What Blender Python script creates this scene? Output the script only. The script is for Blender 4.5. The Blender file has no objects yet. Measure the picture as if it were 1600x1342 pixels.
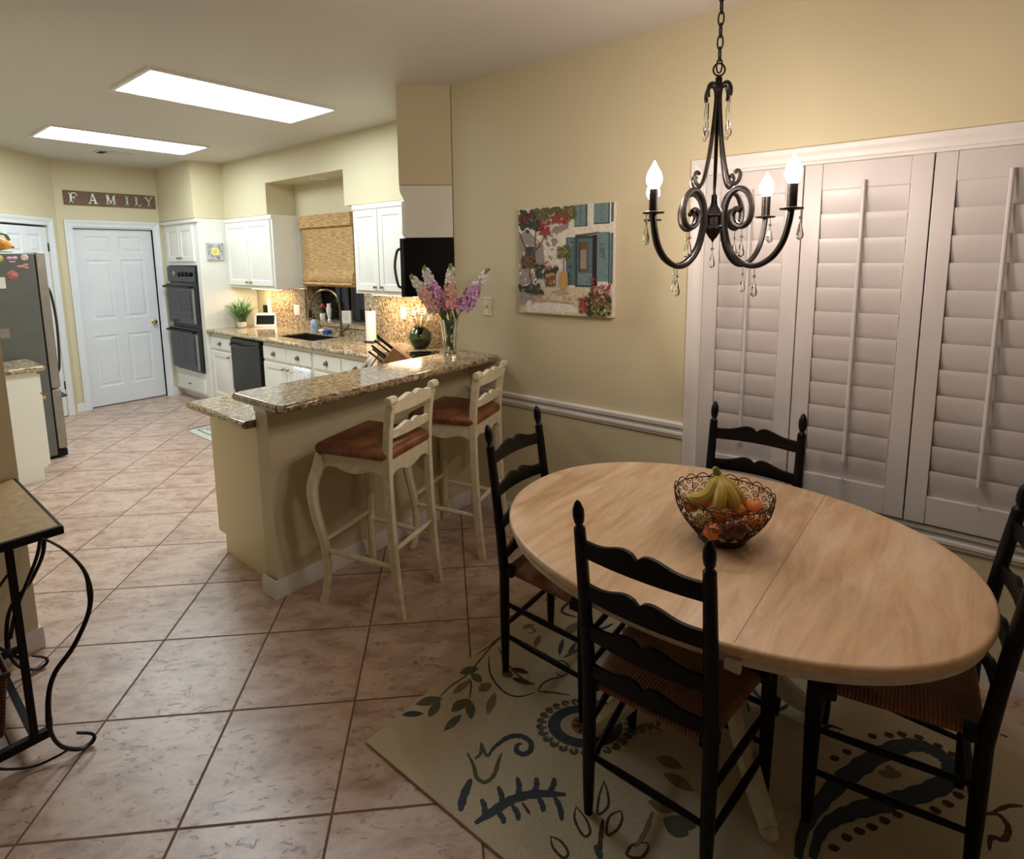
import bpy, math, random, json
from mathutils import Matrix, Vector
PI=math.pi
random.seed(4)
SC=bpy.context.scene; COL=SC.collection
# ---------------------------------------------------------------- camera, world, exposure
cam=bpy.data.objects.new('camera',bpy.data.cameras.new('camera')); COL.objects.link(cam)
R3=Matrix(((0.6384326,0.1138527,-0.7612105),(-0.7695772,0.0784445,-0.6337171),(-0.0124376,0.9903959,0.1376999)))
cam.matrix_world=Matrix.Translation((-0.20157,-2.04129,1.69692))@R3.to_4x4()
cam.data.sensor_fit='HORIZONTAL'; cam.data.sensor_width=36; cam.data.lens=20.0707
cam.data.shift_x=0.014106; cam.data.shift_y=-0.09085; cam.data.clip_start=.02
SC.camera=cam
SC.view_settings.view_transform='Standard'; SC.view_settings.look='None'
SC.view_settings.gamma=1; SC.view_settings.use_curve_mapping=False
SC.view_settings.exposure=0.62
wd=bpy.data.worlds.new('night'); SC.world=wd; wd.use_nodes=True
wd.node_tree.nodes['Background'].inputs[0].default_value=(.012,.014,.02,1)
wd.node_tree.nodes['Background'].inputs[1].default_value=1.0
PANEL=12.8      # ceiling fixtures
BULB=222.0      # chandelier bulbs
def area_lamp(name,loc,rot,sx,sy,power,col):
    l=bpy.data.lights.new(name,'AREA'); l.shape='RECTANGLE'; l.size=sx; l.size_y=sy; l.energy=power; l.color=col
    o=bpy.data.objects.new(name,l); COL.objects.link(o); o.location=loc; o.rotation_euler=rot; return o
# ---------------------------------------------------------------- materials
def lin(c): return tuple((x/255/12.92 if x/255<=.04045 else ((x/255+.055)/1.055)**2.4) for x in c)+(1,)
class N:
    def __init__(s,name):
        s.m=bpy.data.materials.new(name); s.m.use_nodes=True; s.t=s.m.node_tree; s.b=s.t.nodes['Principled BSDF']
        s._tc=None
    def n(s,ty,**k):
        o=s.t.nodes.new(ty)
        for a,b in k.items(): setattr(o,a,b)
        return o
    def l(s,a,b): s.t.links.new(a,b)
    def tc(s,scale=(1,1,1),rot=(0,0,0)):
        if not s._tc: s._tc=s.n('ShaderNodeTexCoord')
        mp=s.n('ShaderNodeMapping'); mp.inputs['Scale'].default_value=scale; mp.inputs['Rotation'].default_value=rot
        s.l(s._tc.outputs['Object'],mp.inputs[0]); return mp.outputs[0]
    def noise(s,v,sc,det=3,rough=.55,dist=0):
        o=s.n('ShaderNodeTexNoise'); s.l(v,o.inputs['Vector']); o.inputs['Scale'].default_value=sc; o.inputs['Detail'].default_value=det
        o.inputs['Roughness'].default_value=rough; o.inputs['Distortion'].default_value=dist; return o.outputs['Fac']
    def ramp(s,f,stops):
        o=s.n('ShaderNodeValToRGB'); s.l(f,o.inputs[0]); e=o.color_ramp.elements
        while len(e)<len(stops): e.new(.5)
        for a,(p,c) in zip(e,stops): a.position=p; a.color=c if len(c)==4 else lin(c)
        return o.outputs[0]
    def mix(s,f,a,b,mode='MIX'):
        o=s.n('ShaderNodeMix',data_type='RGBA',blend_type=mode)
        for i,x in ((0,f),(6,a),(7,b)):
            if hasattr(x,'is_linked') or hasattr(x,'links'): s.l(x,o.inputs[i])
            else: o.inputs[i].default_value=x if i==0 else (x if len(x)==4 else lin(x))
        return o.outputs[2]
    def math(s,op,a,b=0.0,c=None):
        o=s.n('ShaderNodeMath',operation=op)
        for i,x in ((0,a),(1,b),(2,c)):
            if x is None: continue
            if isinstance(x,(int,float)): o.inputs[i].default_value=x
            else: s.l(x,o.inputs[i])
        return o.outputs[0]
    def bump(s,h,st=.2,d=.01):
        o=s.n('ShaderNodeBump'); o.inputs['Strength'].default_value=st; o.inputs['Distance'].default_value=d
        s.l(h,o.inputs['Height']); s.l(o.outputs[0],s.b.inputs['Normal'])
    def col(s,x):
        if isinstance(x,tuple): s.b.inputs['Base Color'].default_value=lin(x)
        else: s.l(x,s.b.inputs['Base Color'])
    def set(s,**k):
        for a,b in k.items(): s.b.inputs[{'rough':'Roughness','metal':'Metallic','trans':'Transmission Weight','ior':'IOR','coat':'Coat Weight','spec':'Specular IOR Level','alpha':'Alpha'}[a]].default_value=b
        return s
def plain(name,c,rough=.5,metal=0,var=.06,sc=30,bump=0,**k):
    m=N(name); m.set(rough=rough,metal=metal,**k)
    v=m.tc(); f=m.noise(v,sc,3)
    m.col(m.ramp(f,[(.3,tuple(max(0,x*(1-var)) for x in c)),(.7,tuple(min(255,x*(1+var)) for x in c))]))
    if bump: m.bump(f,bump,.003)
    return m.m
def emis(name,c,st):
    m=N(name); m.b.inputs['Base Color'].default_value=lin(c); m.b.inputs['Emission Color'].default_value=lin(c); m.b.inputs['Emission Strength'].default_value=st; return m.m
def glassm(name,c,rough=0.0,ior=1.45,trans=1):
    m=N(name); m.set(rough=rough,trans=trans,ior=ior); v=m.tc(); f=m.noise(v,8,1)
    m.col(m.ramp(f,[(.4,c),(.6,tuple(min(255,x+3) for x in c))])); return m.m
def wallmat(name,c):
    m=N(name); v=m.tc(); f=m.noise(v,60,4,.6); g=m.noise(v,1.3,2)
    m.col(m.ramp(g,[(.3,tuple(x*.985 for x in c)),(.7,c)])); m.set(rough=.55,spec=.3); m.bump(f,.12,.004); return m.m
WALL=wallmat('wall_paint',(213,203,170)); CEIL=wallmat('ceiling_paint',(206,202,194))
WHITE=plain('white_cabinet_paint',(232,231,222),.35,var=.01,sc=3)
TRIM=plain('white_trim_paint',(226,223,220),.4,var=.012,sc=6)
SHUT=plain('shutter_white',(208,203,202),.38,var=.01,sc=5)
DOORW=plain('door_white',(226,231,234),.4,var=.01,sc=4)
BLACK=plain('black_paint',(7,6,6),.42,var=.2,sc=40,spec=.22)
IRON=plain('dark_iron',(34,28,26),.42,.5,var=.2,sc=50,bump=.1)
STEEL=plain('grey_steel',(104,106,104),.38,.55,var=.04,sc=20)
DSTEEL=plain('dark_steel',(62,63,62),.4,.5,var=.05,sc=12)
NICK=plain('brushed_nickel',(150,140,120),.3,.9,var=.05,sc=20)
STAIN=plain('stainless',(160,156,150),.33,.8,var=.04,sc=15)
BRASS=plain('brass',(205,180,120),.25,.95,var=.04)
BRONZE=plain('antique_bronze',(120,104,72),.3,.85,var=.06)
BGLASS=plain('black_glass',(9,9,10),.08,0,var=.1,sc=3)
OVENG=plain('oven_glass',(44,44,46),.16,.1,var=.05,sc=3)
DWM=plain('dishwasher_grey',(50,52,52),.28,.35,var=.04,sc=4)
CREAM=plain('cream_stool_paint',(228,219,186),.48,var=.05,sc=25)
PORC=plain('white_ceramic',(235,232,225),.2,var=.01)
PLAS=plain('white_plastic',(238,236,230),.35,var=.01)
GLASS=glassm('clear_glass',(246,250,248)); CRYS=glassm('crystal_glass',(255,252,246),0,1.6)
NIGHT=plain('night_glass',(10,12,15),.04,0,var=.1,sc=1.5)
APRON=plain('table_white_paint',(205,196,176),.5,var=.05,sc=20)
BULBM=emis('bulb_glow',(255,235,220),BULB); PANM=emis('panel_glow',(240,250,255),PANEL)
def tilemat():
    m=N('floor_tile'); v=m.tc(); sx=m.n('ShaderNodeSeparateXYZ'); m.l(v,sx.inputs[0]); X,Y=sx.outputs[0],sx.outputs[1]
    k=1/(.4572*math.sqrt(2))
    i=m.math('MULTIPLY',m.math('SUBTRACT',X,Y),k); j=m.math('MULTIPLY',m.math('ADD',X,Y),k)
    fi=m.math('FRACT',i); fj=m.math('FRACT',j)
    di=m.math('MINIMUM',fi,m.math('SUBTRACT',1.0,fi)); dj=m.math('MINIMUM',fj,m.math('SUBTRACT',1.0,fj)); d=m.math('MINIMUM',di,dj)
    g=m.n('ShaderNodeMapRange'); m.l(d,g.inputs[0]); g.inputs[1].default_value=.006; g.inputs[2].default_value=.0115
    cb=m.n('ShaderNodeCombineXYZ'); m.l(m.math('FLOOR',i),cb.inputs[0]); m.l(m.math('FLOOR',j),cb.inputs[1])
    wn=m.n('ShaderNodeTexWhiteNoise',noise_dimensions='2D'); m.l(cb.outputs[0],wn.inputs[0])
    # per tile offset of the stone pattern
    off=m.n('ShaderNodeVectorMath',operation='MULTIPLY_ADD'); m.l(wn.outputs['Color'],off.inputs[0]); off.inputs[1].default_value=(7,7,7); m.l(v,off.inputs[2])
    vv=off.outputs[0]
    mr=m.n('ShaderNodeMapping'); mr.inputs['Rotation'].default_value=(0,0,.80); m.l(vv,mr.inputs[0])
    mp=m.n('ShaderNodeMapping'); mp.inputs['Scale'].default_value=(1,1.9,1); m.l(mr.outputs[0],mp.inputs[0])
    a=m.noise(mp.outputs[0],6,7,.68,.3); b=m.noise(vv,2.2,3); pit=m.noise(mp.outputs[0],24,3,.5,.8)
    base=m.ramp(a,[(.30,(138,110,95)),(.44,(176,149,132)),(.58,(206,184,167)),(.74,(168,134,113))])
    base=m.mix(m.math('MULTIPLY',b,.35),base,(168,126,104))
    pr=m.ramp(pit,[(.335,(1,1,1,1)),(.38,(0,0,0,1))])
    base=m.mix(m.math('MULTIPLY',pr,.55),base,(98,78,66))
    base=m.mix(m.math('MULTIPLY',wn.outputs['Value'],.12),base,(225,205,190))
    m.col(m.mix(g.outputs[0],(106,76,56),base))
    h=m.math('SUBTRACT',m.math('ADD',m.math('MULTIPLY',g.outputs[0],1.0),m.math('MULTIPLY',a,.25)),m.math('MULTIPLY',pr,.3))
    m.bump(h,.5,.003)
    rr=m.n('ShaderNodeMapRange'); m.l(g.outputs[0],rr.inputs[0]); rr.inputs[3].default_value=.85; rr.inputs[4].default_value=.34; m.b.inputs['Specular IOR Level'].default_value=.85
    m.l(rr.outputs[0],m.b.inputs['Roughness']); return m.m
TILE=tilemat()
def granite():
    m=N('granite'); v=m.tc((1,1,1)); w=m.tc((1.2,1.5,1.5))
    a=m.noise(w,30,6,.68,.8); b=m.noise(v,70,3,.6); c=m.noise(v,150,2)
    base=m.ramp(a,[(.34,(62,48,34)),(.44,(126,104,76)),(.54,(182,162,128)),(.64,(216,202,174)),(.76,(140,134,114))])
    base=m.mix(m.ramp(b,[(.34,(1,1,1,1)),(.42,(0,0,0,1))]),base,(62,46,32))
    base=m.mix(m.ramp(c,[(.62,(0,0,0,1)),(.7,(.6,.6,.6,1))]),base,(238,228,205))
    m.col(base); m.set(rough=.1); return m.m
GRAN=granite()
def grain(name,c1,c2,c3,axis,rough=.4,sc=5,str_=14):
    m=N(name); s=[1,1,1]; s=[str_ if q!=axis else 1 for q in range(3)]
    v=m.tc(tuple(s)); a=m.noise(v,sc,6,.65,.8); w=m.tc(); b=m.noise(w,2.2,3)
    base=m.ramp(a,[(.3,c1),(.5,c2),(.7,c3)]); m.col(m.mix(m.math('MULTIPLY',b,.4),base,c2)); m.set(rough=rough); m.bump(a,.1,.002); return m.m
TABLE=grain('whitewashed_wood',(190,150,112),(224,188,148),(240,216,186),0,.42,2.4,6)
SIGNW=grain('sign_wood',(84,62,48),(112,88,70),(140,115,95),0,.7,5,12)
BLOCKW=grain('knife_block_wood',(150,105,70),(178,132,92),(190,146,104),2,.5,6,6)
def rush(name,c1,c2,c3,rough=.35):
    m=N(name); v=m.tc(); sx=m.n('ShaderNodeSeparateXYZ'); m.l(v,sx.inputs[0])
    ax=m.math('ABSOLUTE',sx.outputs[0]); ay=m.math('ABSOLUTE',sx.outputs[1]); mn=m.math('MINIMUM',ax,ay)
    nz=m.noise(v,18,3); s=m.math('SINE',m.math('ADD',m.math('MULTIPLY',mn,640),m.math('MULTIPLY',nz,4)))
    f=m.math('ADD',m.math('MULTIPLY',s,.22),m.noise(v,9,4))
    m.col(m.ramp(f,[(.2,c1),(.5,c2),(.85,c3)])); m.set(rough=rough); m.bump(s,.5,.003); return m.m
RUSHR=rush('rush_seat_russet',(78,40,24),(136,76,46),(190,126,84),.26)
RUSHT=rush('rush_seat_tan',(92,52,28),(140,86,48),(168,112,68),.6)
def bamboo():
    m=N('bamboo_weave'); v=m.tc(); sx=m.n('ShaderNodeSeparateXYZ'); m.l(v,sx.inputs[0])
    s=m.math('SINE',m.math('MULTIPLY',sx.outputs[2],420)); w=m.tc((1,4,34)); a=m.noise(w,3,4,.6); k=m.noise(m.tc((1,14,60)),2.2,2)
    f=m.math('ADD',m.math('MULTIPLY',s,.08),a)
    b=m.ramp(f,[(.3,(140,104,60)),(.5,(190,152,98)),(.7,(216,184,130))])
    m.col(m.mix(m.ramp(k,[(.30,(1,1,1,1)),(.36,(0,0,0,1))]),b,(92,62,34))); m.set(rough=.7); m.bump(s,.4,.003); return m.m
BAMB=bamboo()
def rugm(name,c):
    m=N(name); v=m.tc(); a=m.noise(v,160,2); b=m.noise(v,5,3)
    m.col(m.mix(m.math('MULTIPLY',b,.3),m.ramp(a,[(.3,tuple(x*.88 for x in c)),(.7,c)]),tuple(x*.9 for x in c)))
    m.set(rough=.95,spec=.1); m.bump(a,.6,.004); return m.m
RUG=[rugm('rug_'+n,c) for n,c in (('slate_blue',(76,84,92)),('sage_green',(104,106,88)),('brown',(92,72,56)),('taupe',(142,122,98)),('cream',(208,194,166)))]
# ---------------------------------------------------------------- mesh builder
class MB:
    def __init__(s,T=None): s.v=[];s.f=[];s.mi=[];s.T=T
    def add(s,vs,fs,mi=0):
        o=len(s.v); s.v+=[tuple(s.T@Vector(p)) if s.T else tuple(p) for p in vs]
        s.f+=[tuple(o+i for i in f) for f in fs]; s.mi+=[mi]*len(fs); return s
    def bx(s,x0,x1,y0,y1,z0,z1,mi=0):
        v=[(x,y,z) for z in (z0,z1) for x,y in ((x0,y0),(x1,y0),(x1,y1),(x0,y1))]
        return s.add(v,[(3,2,1,0),(4,5,6,7),(0,1,5,4),(1,2,6,5),(2,3,7,6),(3,0,4,7)],mi)
    def ext(s,poly,vec,mi=0):            # extrude planar 3d polygon by vec
        n=len(poly); v=list(poly)+[tuple(a+b for a,b in zip(p,vec)) for p in poly]
        return s.add(v,[tuple(range(n))[::-1],tuple(range(n,2*n))]+[(i,(i+1)%n,n+(i+1)%n,n+i) for i in range(n)],mi)
    def prism(s,poly,z0,z1,mi=0): return s.ext([(x,y,z0) for x,y in poly],(0,0,z1-z0),mi)
    def lathe(s,prof,c=(0,0,0),n=20,mi=0,axis=None,cap=True,sx=1,sy=1):
        M=Matrix.Translation(c)
        if axis is not None: M=M@Vector((0,0,1)).rotation_difference(Vector(axis)).to_matrix().to_4x4()
        vs=[];fs=[]
        for r,z in prof:
            for k in range(n):
                a=2*PI*k/n; vs.append(tuple(M@Vector((r*math.cos(a)*sx,r*math.sin(a)*sy,z))))
        for i in range(len(prof)-1):
            for k in range(n):
                a=i*n+k;b=i*n+(k+1)%n; fs.append((a,b,b+n,a+n))
        if cap: fs.append(tuple(range(n))[::-1]); fs.append(tuple(range((len(prof)-1)*n,len(prof)*n)))
        return s.add(vs,fs,mi)
    def tube(s,path,r,n=8,mi=0,closed=False,fy=1.0,up=None):
        P=[Vector(p) for p in path]; L=len(P); R=r if isinstance(r,(list,tuple)) else [r]*L
        vs=[];fs=[]; prev=None
        for i,p in enumerate(P):
            if closed: t=P[(i+1)%L]-P[i-1]
            else: t=P[min(i+1,L-1)]-P[max(i-1,0)]
            t.normalize()
            if up is not None: u=Vector(up); u=(u-t*u.dot(t))
            elif prev is None: u=Vector((0,0,1)) if abs(t.z)<.9 else Vector((1,0,0)); u=u-t*u.dot(t)
            else: u=prev-t*prev.dot(t)
            if u.length<1e-6: u=t.orthogonal()
            u.normalize(); prev=u; w=t.cross(u)
            for k in range(n):
                a=2*PI*(k+(.5 if n==4 else 0))/n; vs.append(tuple(p+(u*math.cos(a)*fy+w*math.sin(a))*R[i]))
        for i in range(L if closed else L-1):
            for k in range(n):
                a=i*n+k;b=i*n+(k+1)%n;c=((i+1)%L)*n; fs.append((a,b,c+(k+1)%n,c+k))
        if not closed: fs.append(tuple(range(n))[::-1]); fs.append(tuple(range((L-1)*n,L*n)))
        return s.add(vs,fs,mi)
    def ball(s,c,r,n=12,mi=0):
        if isinstance(r,(int,float)): r=(r,r,r)
        m=max(4,n//2); vs=[(c[0],c[1],c[2]-r[2])]; fs=[]
        for i in range(1,m):
            ph=-PI/2+PI*i/m
            for k in range(n): a=2*PI*k/n; vs.append((c[0]+r[0]*math.cos(ph)*math.cos(a),c[1]+r[1]*math.cos(ph)*math.sin(a),c[2]+r[2]*math.sin(ph)))
        vs.append((c[0],c[1],c[2]+r[2])); T=len(vs)-1
        for k in range(n): fs.append((0,1+(k+1)%n,1+k)); fs.append((T,1+(m-2)*n+k,1+(m-2)*n+(k+1)%n))
        for i in range(m-2):
            for k in range(n): a=1+i*n+k;b=1+i*n+(k+1)%n; fs.append((a,b,b+n,a+n))
        return s.add(vs,fs,mi)
    def rings(s,u0,u1,w0,w1,prof,mi=0):  # concentric rectangles in local u(x), w(z), height along -y
        vs=[];fs=[]
        for d,h in prof: vs+=[(u0+d,-h,w0+d),(u1-d,-h,w0+d),(u1-d,-h,w1-d),(u0+d,-h,w1-d)]
        for i in range(len(prof)-1):
            for k in range(4): a=i*4+k;b=i*4+(k+1)%4; fs.append((a,b,b+4,a+4))
        q=(len(prof)-1)*4; fs.append((q,q+1,q+2,q+3)); return s.add(vs,fs,mi)
    def build(s,name,mats,parent=None,ang=35,bevel=0,seg=2,smooth=True,root=None):
        off=Vector((0,0,0)); 
        if parent is not None and parent.get('_w'): off=Vector(parent['_w'])
        me=bpy.data.meshes.new(name); me.from_pydata([tuple(Vector(p)-off) for p in s.v],[],s.f)
        for m in (mats if isinstance(mats,(list,tuple)) else [mats]): me.materials.append(m)
        for p,i in zip(me.polygons,s.mi): p.material_index=i
        me.update(); 
        if smooth:
            for p in me.polygons: p.use_smooth=True
            me.set_sharp_from_angle(angle=math.radians(ang))
        o=bpy.data.objects.new(name,me); COL.objects.link(o)
        if parent is not None:
            o.parent=parent
            if parent.get('_w'): o['_w']=parent['_w']
        if bevel:
            b=o.modifiers.new('bevel','BEVEL'); b.width=bevel; b.segments=seg; b.limit_method='ANGLE'; b.angle_limit=.6
            b.harden_normals=False
        return o
def tag(o,label,cat,group=None,kind=None):
    if label: o['label']=label
    if cat: o['category']=cat
    if group: o['group']=group
    if kind: o['kind']=kind
    return o
def thing(name,loc,label,cat,group=None,rz=0,world=False,kind=None):
    o=bpy.data.objects.new(name,None); COL.objects.link(o); o.location=loc; o.rotation_euler=(0,0,rz); o.empty_display_size=.1
    if world: o['_w']=list(loc)
    return tag(o,label,cat,group,kind)
def struct(name,mb,m,**k):
    o=mb.build(name,m,**k); o['kind']='structure'; return o
def copy_tree(o,parent=None):
    c=o.copy(); COL.objects.link(c); c.parent=parent
    for ch in [x for x in bpy.data.objects if x.parent is o]: copy_tree(ch,c)
    return c
def frame(origin,face):   # local x = along, -y = outward, z up.  face: angle of local x in world
    return Matrix.Translation(origin)@Matrix.Rotation(face,4,'Z')
def smoothpath(P,k=6):
    P=[Vector(p) for p in P]; out=[]
    for i in range(len(P)-1):
        a,b,c,d=P[max(i-1,0)],P[i],P[i+1],P[min(i+2,len(P)-1)]
        for q in range(k):
            t=q/k; out.append(.5*((2*b)+(-a+c)*t+(2*a-5*b+4*c-d)*t*t+(-a+3*b-3*c+d)*t**3))
    out.append(P[-1]); return out
# ================================================================ ROOM SHELL
XW=2.6; H=2.8; XK=3.33; YB=5.73
struct('floor',MB().bx(-3.6,3.7,-4.7,6.0,-.06,0),TILE)
struct('ceiling',MB().bx(-3.6,3.8,-4.7,6.0,H,H+.06),CEIL)
wr=MB()
wr.bx(XW,XW+.14,-4.7,-2.86,0,H); wr.bx(XW,XW+.14,-2.86,-1.03,0,.607); wr.bx(XW,XW+.14,-2.86,-1.03,2.075,H); wr.bx(XW,XW+.14,-1.03,.66,0,H)
struct('wall_right',wr,WALL)
D=.1
struct('wall_diagonal',MB().prism([(XW,.66),(XK,1.39),(XK+.14,1.39),(XW+.14,.60)],0,H),WALL)
wk=MB(); wk.bx(XK,XK+.2,1.39,2.60,0,H); wk.bx(XK,XK+.2,3.64,YB+.1,0,H); wk.bx(XK,XK+.2,2.60,3.64,0,.99); wk.bx(XK,XK+.2,2.60,3.64,2.16,H)
struct('wall_kitchen',wk,WALL)
wb=MB(); wb.bx(1.62,1.752,YB,YB+.12,0,H); wb.bx(2.562,XK,YB,YB+.12,0,H); wb.bx(1.752,2.562,YB,YB+.12,2.09,H)
struct('wall_back',wb,WALL)
# pantry wall at 45 degrees: from (1.62,5.73) down to (.95,5.06), then to the left
pA=(1.62,YB); s2=math.sqrt(.5)
TP=frame((pA[0]-.95,pA[1]-.95,0),PI/4)      # local x runs from lower-left to the corner, length 1.343
PL=.95*math.sqrt(2)
wp=MB(TP); d0,d1=.50,1.17
wp.bx(0,d0,0,.1,0,H); wp.bx(d1,PL,0,.1,0,H); wp.bx(d0,d1,0,.1,2.09,H)
struct('wall_pantry',wp,WALL)
struct('wall_alcove',MB().bx(-.0,.67,4.78,4.9,0,H),WALL)
struct('wall_left',MB().bx(-.0,.28,1.03,4.78,0,H),WALL)
struct('wall_partition',MB().bx(-3.6,0,1.03,1.2,0,H),WALL)
struct('wall_living',MB().bx(-3.7,-3.6,-4.7,1.2,0,H),WALL)
struct('wall_front',MB().bx(-3.6,2.74,-4.8,-4.7,0,H),WALL)
# soffits
def soffit():
    m=MB(); B=2.175
    m.bx(2.65,XK,4.745,YB,B,H)                       # over the oven cabinet
    m.bx(3.0,XK,3.79,4.745,B,H); m.bx(3.0,XK,2.42,3.79,2.5,H); m.bx(3.0,XK,1.557,2.42,B,H)
    m.prism([(XW,.665),(2.353,.912),(3.0,1.557),(XK,1.557),(XK,1.39)],B,H)
    return m
struct('wall_soffit',soffit(),WALL)
def basepath(name,pts,h=.095,t=.014,side=1):
    m=MB()
    for (x0,y0),(x1,y1) in zip(pts,pts[1:]):
        L=math.hypot(x1-x0,y1-y0); m.T=frame((x0,y0,0),math.atan2(y1-y0,x1-x0))
        m.ext([(0,0,0),(0,-t*side,0),(0,-t*side,h*.75),(0,-t*.45*side,h),(0,0,h)],(L,0,0))
    m.T=None
    return struct(name,m,TRIM)
basepath('baseboard_right',[(XW,.545),(XW,-4.7)])
basepath('baseboard_peninsula',[(1.134,.66),(1.134,.531)],side=-1,t=-.014)
basepath('baseboard_peninsula_front',[(1.134,.545),(XW,.545)])
basepath('baseboard_back',[(1.60,YB),(1.68,YB)]); basepath('baseboard_back_right',[(2.64,YB),(2.78,YB)])
basepath('baseboard_partition',[(-3.6,1.03),(.294,1.03)]); basepath('baseboard_left',[(.28,1.03),(.28,3.45)])
basepath('baseboard_alcove',[(0,4.78),(.67,4.78)])
basepath('baseboard_front',[(XW,-4.7),(-3.6,-4.7)]); basepath('baseboard_living',[(-3.6,-4.7),(-3.6,1.03)])
def rail(name,y0,y1,zc,hh):
    m=MB(); prof=[(0,-.5),(-.012,-.5),(-.014,-.36),(-.020,-.30),(-.020,-.16),(-.010,-.10),(-.010,.12),(-.024,.2),(-.026,.42),(-.016,.5),(0,.5)]
    m.ext([(XW+x,y0,zc+z*hh) for x,z in prof],(0,y1-y0,0)); return struct(name,m,TRIM)
rail('trim_1',.531,-.957,.797,.082)
rail('trim_2',-.957,-4.69,.565,.085)
# peninsula half wall
pw=MB(); pw.bx(1.148,XW,.545,.66,0,1.03); struct('wall_peninsula',pw,WALL)
struct('trim_3',MB().bx(1.14,XW,.537,.66,.955,1.03),TRIM,bevel=.003)
# ---------------- window_1 behind the shutters
w1=thing('window_1',(XW,-1.9,.61),None,None,world=True,kind='structure')
m=MB(); m.bx(XW+.08,XW+.09,-2.86,-1.03,.607,2.075); m.build('glass_pane',NIGHT,w1)
m=MB()
def casing(m,T,w,h,cw=.075,t=.02,bottom=False):
    m.T=T; prof=[(0,0),(0,.012),(.012,.016),(.018,.012),(.05,.014),(.062,.022),(cw,.022),(cw,0)]
    for side in (0,1):
        pts=[(( -p if side==0 else w+p),-q,0) for p,q in prof]
        top=[]
        vs=[(x,y,0) for x,y,_ in pts]+[(x,y,h+(-x if side==0 else x-w)) for x,y,_ in pts]; n=len(pts)
        m.add(vs,[tuple(range(n)),tuple(range(n,2*n))]+[(i,(i+1)%n,n+(i+1)%n,n+i) for i in range(n)])
    vs=[(-p,-q,h+p) for p,q in prof]+[(w+p,-q,h+p) for p,q in prof]; n=len(prof)
    m.add(vs,[tuple(range(n)),tuple(range(n,2*n))]+[(i,(i+1)%n,n+(i+1)%n,n+i) for i in range(n)]); m.T=None
casing(m,frame((XW,-1.03,.607),-PI/2),1.83,1.462,.075); m.build('casing',TRIM,w1)
# ---------------- window_2 over the sink
w2=thing('window_2',(XK+.1,3.12,1.03),None,None,world=True,kind='structure')
MB().bx(XK+.17,XK+.18,2.6,3.64,1.03,2.16).build('glass_pane',NIGHT,w2)
MB().bx(XK+.155,XK+.17,2.6,3.64,1.03,1.05).bx(XK+.155,XK+.17,3.10,3.13,1.05,2.16).build('window_frame',DSTEEL,w2)
# ---------------- doors
def sixpanel(T,W,Ht,root,mat):
    m=MB(T); t=.035; st=.105; cs=.09
    xs=[(st,W/2-cs/2),(W/2+cs/2,W-st)]; zs=[(.235,.84),(1.03,1.72),(1.80,1.99)]
    k=Ht/2.07; zs=[(a*k,b*k) for a,b in zs]
    m.bx(0,W,-t+.004,0,0.012,Ht)
    f=-t; fr=-t-.0
    m.bx(0,st,-t-.004,-t+.004,.012,Ht); m.bx(W-st,W,-t-.004,-t+.004,.012,Ht); m.bx(W/2-cs/2,W/2+cs/2,-t-.004,-t+.004,.012,Ht)
    zz=[.012]+[q for z in zs for q in z]+[Ht]
    for a,b in xs:
        for i in range(0,len(zz),2): m.bx(a,b,-t-.004,-t+.004,zz[i],zz[i+1])
        for z0,z1 in zs: m.rings(a,b,z0,z1,[(0,t+.004),(.012,t-.008),(.02,t-.008),(.045,t+.002)])
    return m.build('door_panel',mat,root,ang=20)
d2=thing('door_2',(2.157,YB,0),None,None,world=True,kind='structure')
sixpanel(frame((1.7525,YB+.085,0),0),.809,2.07,d2,DOORW)
m=MB(); casing(m,frame((1.752,YB,0),0),.81,2.09); m.bx(1.74,1.752,YB,YB+.12,0,2.09); m.bx(2.562,2.574,YB,YB+.12,0,2.09); m.bx(1.752,2.562,YB,YB+.12,2.078,2.09); m.build('casing',DOORW,d2)
def knob(root,T,m=BRASS,s=1,name='knob'):
    return MB(T).lathe([(.026*s,0),(.028*s,.004*s),(.010*s,.010*s),(.009*s,.028*s),(.022*s,.034*s),(.027*s,.046*s),(.022*s,.058*s),(.002,.062*s)],n=16).build(name,m,root)
knob(d2,Matrix.Translation((2.50,YB+.047,.955))@Matrix.Rotation(PI/2,4,'X'))
MB().bx(1.752,2.562,YB+.09,YB+.11,0,.011).build('threshold_gap',BLACK,d2)
d1_=thing('door_1',tuple(TP@Vector(((d0+d1)/2,0,0))),None,None,world=True,kind='structure')
sixpanel(TP@Matrix.Translation((d0+.003,.05,0)),d1-d0-.006,2.07,d1_,DOORW)
m=MB(); casing(m,TP@Matrix.Translation((d0,0,0)),d1-d0,2.09); m.build('casing',DOORW,d1_)
for z in (.35,1.86): MB(TP).bx(d1-.008,d1+.006,-.0,.012,z-.045,z+.045).build('hinge',IRON,d1_)
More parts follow.
